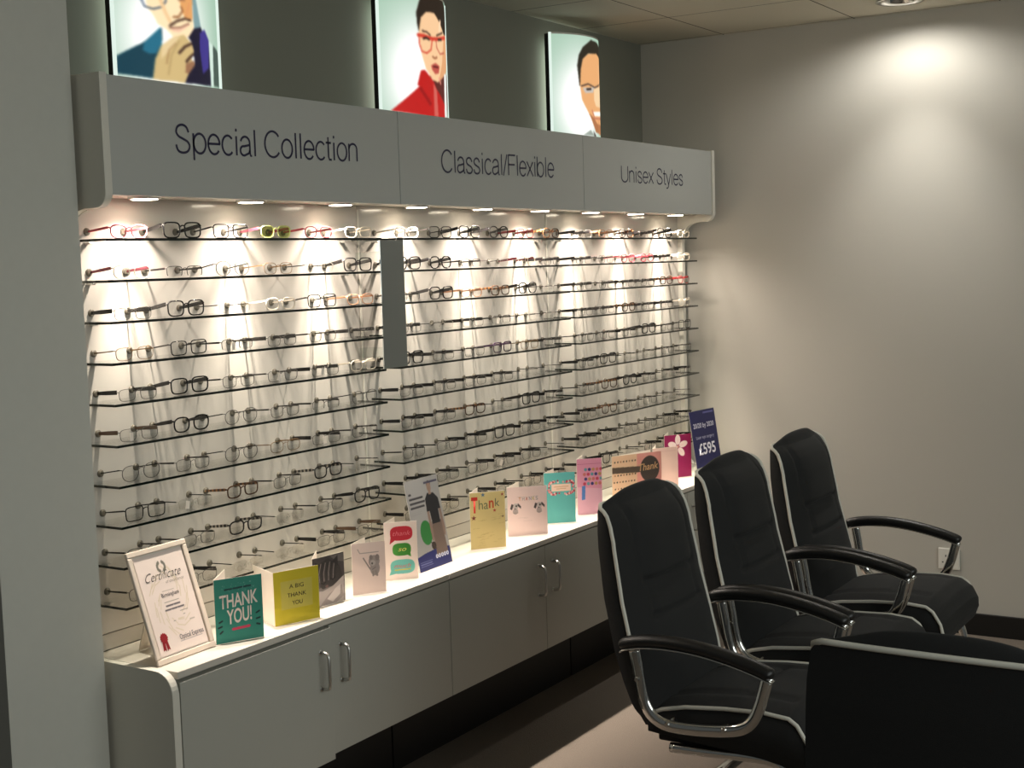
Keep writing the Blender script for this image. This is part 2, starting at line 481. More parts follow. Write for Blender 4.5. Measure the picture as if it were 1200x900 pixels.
# base cabinets
def handle_mesh():
    pts = [(0, 0, .048)] + [(.028-.012+.012*math.sin(a), 0, .048-.012*0-.012+.012*math.cos(a)) for a in (0.0, .5, 1.0, 1.57)]
    pts = [(.0, 0, .048), (.016, 0, .048), (.0245, 0, .0445), (.028, 0, .036), (.028, 0, -.036), (.0245, 0, -.0445), (.016, 0, -.048), (0, 0, -.048)]
    bm = bmesh.new(); bm_sweep(bm, pts, .0045, k=12, up=(0, 1, 0))
    for z in (.048, -.048): bm_cyl(bm, (0, 0, z), (1, 0, 0), .0065, .002, 14)
    return bm
for b, (y0, y1) in enumerate(ends):
    c = empty('base_cabinet', (.145, (y0+y1)/2, 0)); ox, oy, oz = c.location
    tag(c, ['white two-door base cabinet below the certificate, nearest the pilaster',
            'white two-door base cabinet in the middle, next after the one below the certificate',
            'white two-door base cabinet behind the row of black chairs'][b], 'cabinet', 'base cabinets under the spectacle display')
    def cb(name, a, bb, cc, d, e, f, m, par=None, bev=0): return box(name, a-ox, bb-ox, cc-oy, d-oy, e-oz, f-oz, m, par or c, bev)
    cb('carcass', 0, XC-.022, y0+.002, y1-.002, ZDB+.004, ZTOP-.018, WHITE_LAM)
    cb('plinth', -.0, .056, y0+.004, y1-.004, 0, ZDB+.003, BLACKM)
    cb('worktop', -.0, XC+.0, y0+.0012, y1-.0012, ZTOP-.0165, ZTOP, TOPM, None, .0012)
    ym = BAYS[b]+.55
    for s, (da, db) in enumerate(((max(y0, BAYS[b])+.002, ym-.0012), (ym+.0012, y1-.0012))):
        dz = -.010 if (b == 0 and s == 0) else 0
        dx = .007 if (b == 0 and s == 0) else 0
        d = cb('door', XC-.0205, XC-.002+dx, da, db, ZDB+dz, ZTOP-.021+dz*.35, DOORM, None, .0012)
        hbm = handle_mesh()
        bmesh.ops.translate(hbm, verts=hbm.verts, vec=(XC-.002+dx-ox, (ym-.045 if s == 0 else ym+.045)-oy, .512-oz))
        from_bm('handle', hbm, STEEL, d, True)

# ------------------------------------------------------------------ light boxes above the header
ART = [[["p",[20,60,75],[[0.007,0.38],[0.172,0.446],[0.302,0.526],[0.297,0.449],[0.25,0.37],[0.225,0.275],[-0.002,0.296]]],["p",[35,105,130],[[0.179,0.446],[0.291,0.528],[0.297,0.449],[0.252,0.397],[0.211,0.395],[0.17,0.41]]],["p",[252,250,245],[[0.301,0.51],[0.333,0.52],[0.37,0.481],[0.328,0.451],[0.3,0.444]]],["p",[248,224,180],[[0.212,0.614],[0.246,0.583],[0.273,0.541],[0.333,0.517],[0.379,0.482],[0.497,0.492],[0.553,0.537],[0.547,0.592],[0.548,0.715],[0.196,0.683]]],["p",[224,160,98],[[0.43,0.691],[0.55,0.704],[0.545,0.586],[0.476,0.585],[0.455,0.616]]],["p",[125,155,158],[[0.548,0.715],[0.577,0.719],[0.626,0.556],[0.553,0.537]]],["p",[28,24,44],[[0.553,0.542],[0.626,0.556],[0.649,0.525],[0.721,0.488],[0.724,0.27],[0.449,0.265],[0.48,0.306],[0.547,0.368],[0.525,0.472],[0.497,0.492]]],["p",[62,52,132],[[0.61,0.526],[0.667,0.55],[0.723,0.499],[0.703,0.36],[0.626,0.324],[0.602,0.452]]],["p",[205,178,122],[[0.288,0.437],[0.37,0.481],[0.459,0.503],[0.525,0.467],[0.543,0.429],[0.518,0.388],[0.536,0.355],[0.48,0.306],[0.449,0.265],[0.224,0.27],[0.246,0.369]]],["p",[226,200,150],[[0.296,0.438],[0.37,0.479],[0.431,0.492],[0.376,0.443],[0.324,0.401],[0.283,0.371]]],["p",[150,108,78],[[0.466,0.361],[0.538,0.384],[0.547,0.362],[0.486,0.312],[0.458,0.316]]],["s",[60,38,30],[[0.416,0.41],[0.464,0.444],[0.523,0.465]],0.006],["s",[60,38,30],[[0.469,0.372],[0.498,0.392],[0.532,0.411]],0.007],["s",[150,110,70],[[0.321,0.351],[0.341,0.419],[0.394,0.456]],0.003],["s",[70,45,35],[[0.357,0.538],[0.411,0.565],[0.476,0.582],[0.525,0.579]],0.006],["p",[235,190,160],[[0.358,0.527],[0.435,0.539],[0.503,0.565],[0.515,0.555],[0.424,0.511],[0.373,0.512]]],["s",[110,60,50],[[0.353,0.527],[0.435,0.536],[0.508,0.561]],0.003],["s",[140,85,50],[[0.386,0.582],[0.425,0.586],[0.46,0.619],[0.448,0.637]],0.005],["p",[110,70,60],[[0.424,0.671],[0.484,0.679],[0.483,0.672],[0.423,0.665]]],["s",[40,60,90],[[0.167,0.671],[0.195,0.621],[0.248,0.611],[0.309,0.625],[0.337,0.655],[0.341,0.683]],0.004],["p",[205,225,212],[[0.726,0.497],[0.791,0.484],[0.773,0.275],[0.724,0.27]]],["p",[70,86,78],[[0.791,0.484],[0.986,0.461],[0.928,0.284],[0.773,0.275]]]],[["p",[42,32,24],[[0.334,0.887],[0.358,0.937],[0.39,0.996],[0.667,1.029],[0.802,0.981],[0.884,0.892],[0.783,0.77],[0.659,0.846],[0.554,0.896],[0.444,0.896],[0.381,0.858],[0.354,0.767],[0.337,0.822]]],["p",[90,38,34],[[0.434,0.513],[0.58,0.474],[0.7,0.535],[0.884,0.554],[0.777,0.256],[0.56,0.258],[0.554,0.431],[0.5,0.485]]],["p",[240,196,150],[[0.381,0.858],[0.445,0.898],[0.554,0.9],[0.659,0.846],[0.743,0.79],[0.884,0.799],[0.81,0.563],[0.7,0.535],[0.58,0.473],[0.5,0.483],[0.42,0.544],[0.374,0.639],[0.354,0.767]]],["p",[220,160,112],[[0.74,0.773],[0.884,0.791],[0.809,0.559],[0.592,0.477],[0.674,0.599]]],["p",[186,28,26],[[0.078,0.277],[0.341,0.434],[0.321,0.441],[0.361,0.532],[0.405,0.539],[0.517,0.47],[0.554,0.431],[0.708,0.343],[0.713,0.251],[0.482,0.245]]],["p",[150,18,20],[[0.355,0.434],[0.48,0.335],[0.453,0.317],[0.333,0.421]]],["p",[205,95,85],[[0.508,0.465],[0.558,0.423],[0.571,0.258],[0.51,0.255]]],["s",[50,30,22],[[0.393,0.777],[0.444,0.774],[0.488,0.757]],0.005],["s",[50,30,22],[[0.581,0.765],[0.71,0.796]],0.005],["s",[205,62,45],[[0.346,0.749],[0.418,0.746],[0.501,0.737],[0.607,0.745],[0.799,0.776]],0.012],["s",[200,60,45],[[0.353,0.744],[0.357,0.694],[0.379,0.651],[0.435,0.643],[0.492,0.669],[0.512,0.732]],0.005],["s",[170,60,50],[[0.571,0.738],[0.578,0.689],[0.636,0.655],[0.744,0.673]],0.004],["s",[45,30,25],[[0.402,0.73],[0.437,0.738],[0.469,0.729]],0.007],["s",[45,30,25],[[0.607,0.741],[0.678,0.749]],0.007],["s",[150,90,60],[[0.511,0.627],[0.54,0.619],[0.577,0.629]],0.006],["p",[186,82,70],[[0.485,0.572],[0.548,0.592],[0.62,0.577],[0.6,0.532],[0.541,0.521],[0.497,0.546]]],["s",[90,25,25],[[0.516,0.568],[0.589,0.568]],0.006],["p",[235,238,232],[[0.72,0.537],[0.804,0.545],[0.78,0.265],[0.702,0.259]]]],[["p",[45,40,31],[[0.31,0.623],[0.288,0.773],[0.312,0.852],[0.37,0.914],[0.508,0.976],[0.671,0.971],[0.814,0.917],[0.814,0.837],[0.635,0.883],[0.452,0.871],[0.365,0.826],[0.334,0.746],[0.323,0.628]]],["p",[228,168,112],[[0.319,0.618],[0.334,0.746],[0.365,0.826],[0.451,0.868],[0.635,0.885],[0.814,0.837],[0.815,0.272],[0.577,0.292],[0.47,0.4],[0.387,0.475],[0.341,0.522]]],["p",[240,205,160],[[0.555,0.623],[0.814,0.676],[0.814,0.494],[0.594,0.487],[0.548,0.534]]],["p",[172,112,72],[[0.437,0.428],[0.523,0.403],[0.621,0.359],[0.814,0.353],[0.815,0.267],[0.577,0.292],[0.482,0.391]]],["p",[196,186,176],[[0.351,0.612],[0.555,0.628],[0.537,0.587],[0.392,0.575]]],["s",[50,42,42],[[0.337,0.624],[0.438,0.645],[0.571,0.627],[0.815,0.676]],0.005],["s",[40,32,30],[[0.418,0.604],[0.489,0.611]],0.008],["p",[250,248,240],[[0.526,0.443],[0.814,0.479],[0.814,0.439],[0.554,0.413]]],["s",[190,110,92],[[0.504,0.452],[0.552,0.395],[0.815,0.409]],0.006],["p",[150,160,150],[[0.347,0.262],[0.465,0.306],[0.548,0.26]]],["p",[60,50,45],[[0.516,0.303],[0.592,0.258],[0.542,0.255]]]]]
for n_, lim in ((1, .87), (2, .80)):      # let the faces run on past the turn of the curved panel
    for L in ART[n_]:
        if L[0] == 'p' and tuple(L[1]) != (235, 238, 232): L[2] = [[1.01, p[1]] if p[0] >= lim else p for p in L[2]]
LBN = [('curved backlit poster of a man resting chin on fist', 'curved backlit poster of a man'),
       ('curved backlit poster of a woman in red glasses and red shirt', ''),
       ('curved backlit poster of a smiling short-haired man in rimless glasses', '')]
R_, HA, XE, Z0, Z1 = .262, math.radians(45), -.15, 1.90, 2.425
def mint_glow(U, V):  # bright lamp centre fading to dim mint edges, painted into the backdrop
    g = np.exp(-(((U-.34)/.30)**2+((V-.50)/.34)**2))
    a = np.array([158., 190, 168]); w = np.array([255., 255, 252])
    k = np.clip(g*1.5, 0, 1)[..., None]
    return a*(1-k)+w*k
EXTRA = [[['p', (60, 42, 32), [(.20, .74), (.22, .9), (.33, .97), (.5, .95), (.6, .84), (.58, .70), (.55, .72), (.52, .86), (.3, .86), (.24, .74)]],
          ['p', (244, 216, 172), [(.21, .61), (.56, .66), (.56, .72), (.53, .86), (.3, .87), (.22, .74)]],
          ['s', (50, 36, 30), [(.27, .77), (.33, .79), (.38, .77)], .006], ['s', (50, 36, 30), [(.45, .77), (.50, .785), (.55, .765)], .006]], [], []]
SHADE = [[['s', (236, 196, 146), [(.30, .66), (.33, .60), (.36, .56)], .010], ['s', (176, 148, 98), [(.33, .30), (.36, .40), (.42, .47)], .004], ['s', (222, 150, 96), [(.49, .60), (.52, .66)], .006]],
         [['s', (250, 214, 176), [(.64, .80), (.66, .86)], .012], ['s', (228, 150, 130), [(.60, .50), (.63, .47)], .008]],
         [['s', (240, 190, 140), [(.72, .80), (.74, .66)], .010], ['s', (206, 140, 92), [(.66, .40), (.70, .28)], .006]]]
for n, Y0 in enumerate((.332, 1.435, 2.523)):
    yc = Y0+.185; xc = XE-R_*math.cos(HA)
    t = empty('light_box', (XB, yc, Z0))
    tag(t, LBN[n][0]+', above the header', 'light box', 'backlit posters above the header')
    fn = lambda u, v: (xc+R_*math.cos((2*u-1)*HA)-XB, R_*math.sin((2*u-1)*HA), v*(Z1-Z0))
    nu, nv = 120, 170
    cols = paint(nu, nv, 2*R_*HA, Z1-Z0, mint_glow, EXTRA[n]+ART[n]+SHADE[n], soft=2)
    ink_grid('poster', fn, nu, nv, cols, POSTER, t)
    # case: flat back plus curved top and bottom, and white edge trims
    bm = bmesh.new(); [bm_box(bm, XE-XB-.022, XE-XB-.004, *q) for q in ((-.189, -.178, 0, Z1-Z0), (.178, .189, 0, Z1-Z0), (-.178, .178, 0, .011), (-.178, .178, Z1-Z0-.011, Z1-Z0), (-.02, .02, .011, Z1-Z0-.011))]; bm_box(bm, .0, XE-XB-.021, -.02, .02, .1, Z1-Z0-.1)
    from_bm('case', bm, BLACKM, t)
    for z, nm in ((Z1-Z0-.002, 'edge_trim'), (-.004, 'edge_trim')):
        bm = bmesh.new()
        prof = [(xc+(R_+.0005)*math.cos((2*i/24-1)*HA)-XB, (R_+.0005)*math.sin((2*i/24-1)*HA)) for i in range(25)]
        A = [bm.verts.new((x, y, z)) for x, y in prof]; B = [bm.verts.new((x, y, z+.006)) for x, y in prof]
        for i in range(24): bm.faces.new((A[i], A[i+1], B[i+1], B[i]))
        bm.faces.new(A); bm.faces.new(B)
        bm.faces.new((A[0], B[0], B[24], A[24]))
        from_bm(nm, bm, PLASTIC, t)
    for s in (-1, 1):
        box('edge_trim', XE-XB-.004, XE-XB+.006, s*.1875-.003, s*.1875+.003, -.004, Z1-Z0+.004, LBEDGE, t, .001)

# ------------------------------------------------------------------ ceiling downlight and wall socket
d = empty('ceiling_downlight', (1.03, 3.13, ZC)); tag(d, 'round chrome recessed downlight in the ceiling near the right-hand wall', 'downlight')
bm = bmesh.new()
prof = [(.090, 0), (.092, -.004), (.086, -.007), (.074, -.006), (.066, -.003), (.062, .001), (.058, .03), (.050, .075)]
rings = [[bm.verts.new((r*math.cos(2*PI*i/40), r*math.sin(2*PI*i/40), z)) for i in range(40)] for r, z in prof]
for a, b_ in zip(rings[:-1], rings[1:]):
    for i in range(40): bm.faces.new((a[i], a[(i+1) % 40], b_[(i+1) % 40], b_[i]))
from_bm('ring', bm, CHROME, d, True)
bm = bmesh.new(); bm_cyl(bm, (0, 0, .074), (0, 0, -1), .049, .002, 40)
from_bm('lamp_face', bm, LAMP, d)
s = empty('wall_socket', (1.135, YR, .30)); tag(s, 'white switched wall socket low on the right-hand wall behind a chair arm', 'socket')
box('plate', -.043, .043, -.010, -.0005, -.043, .043, PLASTIC, s, .003)
box('switch', .012, .024, -.0135, -.0098, .004, .026, PLASTIC, s, .001)
bm = bmesh.new()
for x, z, w, h in ((-.012, .012, .004, .008), (-.024, -.014, .0065, .004), (.0, -.014, .0065, .004)):
    bm_box(bm, x-w/2, x+w/2, -.0104, -.0095, z-h/2, z+h/2)
from_bm('pin_holes', bm, UNDER, s)
# ------------------------------------------------------------------ spectacles
def col(*c, rough=.25, metal=0): 
    n = 'frame_%d_%d_%d' % c
    return MATS.get(n) or principled(n, srgb(*c), rough, metal)
BLK = col(20, 18, 18); GUN = col(84, 80, 76, rough=.3, metal=.6); DARK = col(46, 42, 40); BRZ = col(120, 92, 58, rough=.3, metal=.5)
TORT = col(74, 46, 26); RED = col(150, 44, 46); PINK = col(196, 84, 96); MAUVE = col(120, 50, 62); LIME = col(200, 206, 130); CRM = col(226, 214, 196)
ORNG = col(176, 126, 94); SILV = col(170, 164, 152, rough=.3, metal=.7); PURP = col(60, 40, 62); BRN = col(96, 74, 56)
def bands(name, a, b):
    m = bpy.data.materials.new(name); m.use_nodes = True
    nt = m.node_tree; p = nt.nodes['Principled BSDF']; p.inputs['Roughness'].default_value = .3
    tc = nt.nodes.new('ShaderNodeTexCoord'); w = nt.nodes.new('ShaderNodeTexWave'); w.bands_direction = 'X'
    w.inputs['Scale'].default_value = 22; w.inputs['Distortion'].default_value = 1.0
    r = nt.nodes.new('ShaderNodeValToRGB'); r.color_ramp.interpolation = 'CONSTANT'
    r.color_ramp.elements[0].color = a; r.color_ramp.elements[1].color = b; r.color_ramp.elements[1].position = .62
    nt.links.new(tc.outputs['Object'], w.inputs['Vector']); nt.links.new(w.outputs['Fac'], r.inputs['Fac'])
    nt.links.new(r.outputs['Color'], p.inputs['Base Color']); return m
ZEBRA = bands('banded_acetate', srgb(18, 16, 16), srgb(150, 142, 132))
TORTB = bands('tortoise_acetate', srgb(52, 32, 20), srgb(128, 88, 48))

# w,h lens size; n roundness; rim in-plane half width, depth half; full/half/none rim; front/temple material; temple heights hinge->tip
STY = {
 'K': dict(w=.052, h=.037, n=3.6, rw=.0020, rd=.0018, rim='full', fm=BLK, tm=BLK, t0=.0062, t1=.0048, look='black thick-rimmed rectangular spectacles'),
 'Q': dict(w=.049, h=.036, n=2.6, rw=.0021, rd=.0018, rim='full', fm=BLK, tm=BLK, t0=.0060, t1=.0038, look='black thick-rimmed rounded spectacles'),
 'k': dict(w=.052, h=.034, n=4.5, rw=.0015, rd=.0013, rim='full', fm=BLK, tm=DARK, t0=.0024, t1=.0018, look='slim black rectangular spectacles'),
 'S': dict(w=.048, h=.029, n=3.4, rw=.0009, rd=.0009, rim='full', fm=GUN, tm=DARK, t0=.0026, t1=.0022, look='thin dark-metal rectangular spectacles'),
 's': dict(w=.049, h=.028, n=3.6, rw=.0008, rd=.0008, rim='full', fm=GUN, tm=BLK, t0=.0064, t1=.0052, look='metal spectacles with thick black temples'),
 'b': dict(w=.049, h=.029, n=3.4, rw=.0008, rd=.0008, rim='full', fm=GUN, tm=BRN, t0=.0062, t1=.0050, look='metal spectacles with thick brown temples'),
 'h': dict(w=.049, h=.027, n=3.6, rw=.0010, rd=.0010, rim='half', fm=DARK, tm=BLK, t0=.0030, t1=.0024, look='half-rimmed spectacles with dark temples'),
 'R': dict(w=.048, h=.027, n=3.2, rw=.0006, rd=.0006, rim='none', fm=SILV, tm=DARK, t0=.0016, t1=.0016, look='rimless spectacles with thin wire temples'),
 'O': dict(w=.050, h=.037, n=2.2, rw=.0010, rd=.0010, rim='full', fm=GUN, tm=DARK, t0=.0018, t1=.0018, look='large round thin-metal spectacles'),
 'G': dict(w=.048, h=.030, n=3.0, rw=.0009, rd=.0009, rim='full', fm=BRZ, tm=BRZ, t0=.0016, t1=.0022, look='thin bronze-metal spectacles'),
 'T': dict(w=.049, h=.031, n=3.0, rw=.0020, rd=.0016, rim='full', fm=TORT, tm=TORTB, t0=.0044, t1=.0036, look='brown tortoiseshell spectacles'),
 'P': dict(w=.047, h=.030, n=2.6, rw=.0017, rd=.0015, rim='full', fm=PINK, tm=PINK, t0=.0036, t1=.0030, look='pink-framed spectacles'),
 'D': dict(w=.047, h=.029, n=3.0, rw=.0014, rd=.0014, rim='full', fm=RED, tm=RED, t0=.0050, t1=.0040, look='red-framed spectacles'),
 'M': dict(w=.048, h=.032, n=2.4, rw=.0015, rd=.0014, rim='full', fm=CRM, tm=MAUVE, t0=.0048, t1=.0036, look='pale spectacles with dark red temples'),
 'V': dict(w=.048, h=.031, n=3.0, rw=.0018, rd=.0015, rim='full', fm=LIME, tm=MAUVE, t0=.0046, t1=.0036, look='lime-green-framed spectacles'),
 'C': dict(w=.049, h=.030, n=3.0, rw=.0018, rd=.0015, rim='full', fm=CRM, tm=CRM, t0=.0030, t1=.0024, look='cream-framed spectacles'),
 'N': dict(w=.049, h=.029, n=3.0, rw=.0014, rd=.0013, rim='full', fm=ORNG, tm=ORNG, t0=.0036, t1=.0030, look='amber-framed spectacles'),
 'Z': dict(w=.050, h=.033, n=3.0, rw=.0022, rd=.0016, rim='full', fm=BLK, tm=ZEBRA, t0=.0048, t1=.0040, look='black spectacles with banded temples'),
 'U': dict(w=.049, h=.032, n=4.0, rw=.0022, rd=.0016, rim='full', fm=PURP, tm=PURP, t0=.0040, t1=.0030, look='dark purple rectangular spectacles'),
}
def outline(w, h, n, N=36):
    pts = []
    for i in range(N):
        a = 2*PI*i/N; c, s = math.cos(a), math.sin(a)
        x = math.copysign(abs(c)**(2/n), c)*w/2; z = math.copysign(abs(s)**(2/n), s)*h/2
        x *= 1+.05*z/(h/2)          # a touch wider at the top
        pts.append((x, z))
    return pts
MESH = {}
def done(name, bm, mats, smooth=True):
    bmesh.ops.recalc_face_normals(bm, faces=bm.faces)
    me = bpy.data.meshes.new(name); bm.to_mesh(me); bm.free()
    for m in mats: me.materials.append(m)
    me.polygons.foreach_set('use_smooth', [smooth]*len(me.polygons)); return me
BR = .0165
for key, s in STY.items():
    w, h = s['w'], s['h']; cy = (w+BR)/2; zc = h/2+s['rw']+.0003; ztop = zc+h/2
    out = outline(w, h, s['n'])
    bm = bmesh.new()
    for sg in (-1, 1):
        if s['rim'] == 'full':
            bm_sweep(bm, [(0, sg*cy+y*sg, zc+z) for y, z in out], s['rd'], s['rw'], k=6, closed=True, up=(1, 0, 0))
        else:      # a fine upper rim only
            o2 = [(0, sg*cy+y*sg, zc+z) for y, z in (out[-3:]+out[:22])]
            bm_sweep(bm, o2, s['rd'] if s['rim'] == 'half' else .0004, s['rw'] if s['rim'] == 'half' else .0004, k=6, up=(1, 0, 0))
        # end piece out to the hinge
        ye = cy+w/2
        bm_sweep(bm, [(0, sg*(ye-.001), ztop-h*.22), (-.001, sg*(ye+.0025), ztop-h*.2), (-.006, sg*(ye+.0032), ztop-h*.2)], max(s['rw'], .0008), max(s['rd'], .0008), k=6)
    bz = zc+h*.22
    bm_sweep(bm, smooth_path([(.0, -BR/2-.0012, bz-.002), (.0022, -BR*.22, bz+.0026), (.0022, BR*.22, bz+.0026), (0, BR/2+.0012, bz-.002)], 4), max(s['rw']*.85, .0008), max(s['rd']*.85, .0008), k=6)
    front = done('frame_front', bm, [s['fm']])
    lens = []
    for sg in (-1, 1):
        bm = bmesh.new(); N = 36; q = .985 if s['rim'] == 'full' else 1
        A = [bm.verts.new((.0004, sg*cy+y*sg*q, zc+z*q)) for y, z in out]; B = [bm.verts.new((-.0009, sg*cy+y*sg*q, zc+z*q)) for y, z in out]
        bm.faces.new(A); bm.faces.new(B)
        for i in range(N): bm.faces.new((A[i], A[(i+1) % N], B[(i+1) % N], B[i]))
        lens.append(done('lens', bm, [LENSGREEN if key == 'V' else LENS], False))
    bm = bmesh.new()
    for sg in (-1, 1):
        pth = [(-.001, sg*(BR/2+.002), zc+h*.02), (-.006, sg*(BR/2-.001), zc-h*.02), (-.0075, sg*(BR/2-.002), zc-h*.10)]
        bm_sweep(bm, pth, .0005, k=5)
        bm_sweep(bm, [(-.0075, sg*(BR/2-.0025), zc-h*.02), (-.008, sg*(BR/2-.002), zc-h*.12), (-.0075, sg*(BR/2-.0005), zc-h*.24)], .0024, .0010, k=6, scale=[.5, 1, .6])
    pads = done('nose_pads', bm, [ACRYL])
    hz = ztop-h*.2; yh = cy+w/2+.0032; tips = .0165
    temp = []
    for sg in (-1, 1):
        # runs straight back and a little inward, its tip tucked into the rubber holder on the panel
        bm = bmesh.new(); L = .0735
        pts = [(-.0055-L*t, sg*(yh+(SEP/2-yh)*t), hz+(.019-hz)*t) for t in (0, .15, .5, .85, 1)]
        hh = [s['t0'], s['t0'], s['t0']*.9+s['t1']*.1, s['t1'], s['t1']*.8]
        R = []
        for p_, t_ in zip(pts, hh):
            tk = .0009 if t_ < .002 else .0014
            R.append([bm.verts.new((p_[0], p_[1]+dy*tk, p_[2]+dz*t_)) for dy, dz in ((-1, -.8), (1, -.8), (1.1, 0), (1, .8), (-1, .8), (-1.1, 0))])
        for a, b_ in zip(R[:-1], R[1:]):
            for i in range(6): bm.faces.new((a[i], a[(i+1) % 6], b_[(i+1) % 6], b_[i]))
        bm.faces.new(R[0]); bm.faces.new(list(reversed(R[-1])))
        temp.append(done('temple', bm, [s['tm']], False))
    MESH[key] = (front, lens, pads, temp)
bm = bmesh.new(); bm_box(bm, -.0003, .0003, -.0055, .0055, -.020, 0)
bm_sweep(bm, [(0, 0, -.001), (-.004, -.002, .006)], .0003, k=5)
tag_me = done('price_tag', bm, [PAPER], False)

ROWS = [
 [ 'PKkVPC', 'MhOGRK', 'sKRCkN', 'GkhsSs', 'sKSSsC', 'bQOShO', 'OSOGsS', 'kRTSZR', 'SSZRSQ', 'SsRRsb' ],
 [ 'CkKQDT', 'KQhRMs', 'hKNTQR', 'sRshRR', 'KsSUGs', 'ssssRR', 'ssTRKs', 'SSsKss', 'ssSssR', 'ssSsSs' ],
 [ 'sNTsKC', 'sSPPsC', 'sSssTD', 'ssTssC', 'SSsKSk', 'sKRRSS', 'STQsRs', 'sTSSRR', 'ssSSSs', 'sKRSss' ],
]
TAGS = {(0, 4, 3), (0, 5, 0), (0, 6, 4), (0, 7, 1), (0, 4, 4), (0, 3, 2), (1, 3, 2), (1, 3, 3), (1, 5, 1), (1, 8, 3), (2, 5, 4), (2, 7, 3)}
BIG = {(0, 0, 1): (.010, -.02, 1.12), (0, 1, 2): (.006, .0, 1.05), (0, 1, 5): (.006, -.01, 1.03), (0, 2, 4): (.004, 0, 1.06), (1, 2, 4): (.004, -.01, 1.1),
       (1, 1, 0): (.004, -.005, 1.05), (1, 0, 1): (.004, .0, 1.06), (1, 0, 3): (.004, .0, 1.06)}
NTH = ['first', 'second', 'third', 'fourth', 'fifth', 'last']
HIDDEN = set()
for b in range(3):
    for k in range(K):
        for i in range(6):
            if (b, k, i) in HIDDEN: continue
            key = ROWS[b][k][i]; front, lens, pads, temp = MESH[key]
            dx, dy, sc = BIG.get((b, k, i), (0, 0, 1))
            rz = math.radians(random.uniform(-2.0, 2.0))
            e = empty('spectacles', (.0830+random.uniform(-.002, .002), slot(b, i)+SEP/2+random.uniform(-.003, .003), ZS[k]+.0031), rz)
            tag(e, '%s, %s from left on %s %s shelf' % (STY[key]['look'], NTH[i], ORD[k], BAYNAME[b]), 'spectacles',
                'spectacles on the %s shelf below the %s header' % (ORD[k], BAYNAME[b]))
            parts = [('frame_front', front), ('lens', lens[0]), ('lens', lens[1]), ('temple', temp[0]), ('temple', temp[1])]
            if key in 'SsbhOGR': parts.append(('nose_pads', pads))
            for nm, me in parts:
                o = bpy.data.objects.new(nm, me); COL.objects.link(o); o.parent = e
                if key == 'V' and nm == 'frame_front': o['label'] = 'lime-green front'
            if (b, k, i) in TAGS:
                o = bpy.data.objects.new('price_tag', tag_me); COL.objects.link(o); o.parent = e
                o.location = (.003, -.030+.02*random.random(), .0215); o.rotation_euler = (random.uniform(-.5, .5), 0, random.uniform(-.5, .5))

# ------------------------------------------------------------------ cards, certificate and leaflets on the worktop
def frame3(b0, ang, tilt):
    w = Vector((math.cos(ang), math.sin(ang), 0)); n = Vector((-w.y, w.x, 0))
    u = Vector((0, 0, 1))*math.cos(tilt)+n*math.sin(tilt)
    y = u.cross(w)
    return Matrix(((w.x, y.x, u.x, b0[0]), (w.y, y.y, u.y, b0[1]), (w.z, y.z, u.z, b0[2]), (0, 0, 0, 1)))
def standing(name, b0, ang, tilt, label, cat, group=None):
    e = empty(name); a, t = math.radians(ang), math.radians(tilt)
    e.matrix_world = frame3((b0[0], b0[1], ZTOP+.0006), a, t)
    tag(e, label, cat, group); return e
def leaf(e, name, W, H, base, layers, n=90, th=.0007, y0=0.0):
    """printed sheet, front towards local -y"""
    nu = n; nv = max(10, int(n*H/W))
    cols = paint(nu, nv, W, H, base, layers)
    ink_grid('print', lambda u, v: (u*W, y0-.0002, v*H), nu, nv, cols, PRINT, box(name, 0, W, y0, y0+th, 0, H, PAPER, e))
INKS = {}
def ink(c, rough=.6):
    if c not in INKS: INKS[c] = principled('ink_%d_%d_%d' % c, srgb(*c), rough)
    return INKS[c]
def words(e, txt, W, H, u0, u1, v, cap, c, shear=0, offset=0, rise=0, y0=0.0):
    return lettering('lettering', txt, lambda a, b: (a*W, y0-.0006, v*H+b), u0, u1, 0, cap, ink(c), e, shear, offset, rise)
def back_leaf(e, W, H, deg):
    o = box('back_leaf', 0, W, 0, .0007, 0, H, PAPER, e); o.location = (0, .0008, 0); o.rotation_euler = (0, 0, math.radians(deg)); return o
GC = 'greeting cards along the worktop'
rnd = random.Random(3)

# certificate in a slim frame
W, H = .195, .272
e = standing('certificate_frame', (.220, .024), 92.5, 18.5, 'framed certificate leaning back beside the teal thank you card', 'certificate')
bm = bmesh.new()
for a in ((0, W, 0, .014), (0, W, H-.014, H), (0, .014, .014, H-.014), (W-.014, W, .014, H-.014)):
    bm_box(bm, a[0], a[1], -.0045, .004, a[2], a[3], 0, .0025)
from_bm('frame', bm, principled('pale_wood_frame', srgb(226, 210, 194), .4), e)
L = []
for i in range(40):
    a = i*.61; r = .18+.16*rnd.random()
    L.append(['s', (222, 204, 178), [(.5+r*math.cos(a), .52+r*1.0*math.sin(a)), (.5+(r+.06)*math.cos(a+.4), .52+(r+.05)*math.sin(a+.4))], .0022])
for sg in (-1, 1):
    for i in range(7):
        a = math.radians(-60+20*i); L.append(['e', (120, 116, 104), ((.5+sg*.075*math.cos(a), .86+.05*math.sin(a)), (.0032, .0045))])
for v, a, c in ((.615, .38, .62), (.50, .36, .66), (.38, .62, .78), (.34, .66, .70), (.30, .44, .48), (.27, .76, .86)): L.append(['s', (150, 140, 128), [(a, v), (c, v)], .0011])
for v, segs in ((.462, ((.38, .52), (.54, .66))), (.422, ((.34, .45), (.47, .58), (.60, .72)))):
    for a, c_ in segs: L.append(['s', (96, 88, 92), [(a, v), (c_, v)], .0034])
L += [['s', (120, 110, 120), [(.46, .085), (.92, .085)], .0008]]
W2, H2 = W-.036, H-.036
sheet = empty('x'); bpy.data.objects.remove(sheet)
cols = paint(110, 150, W2, H2, (240, 222, 212), L)
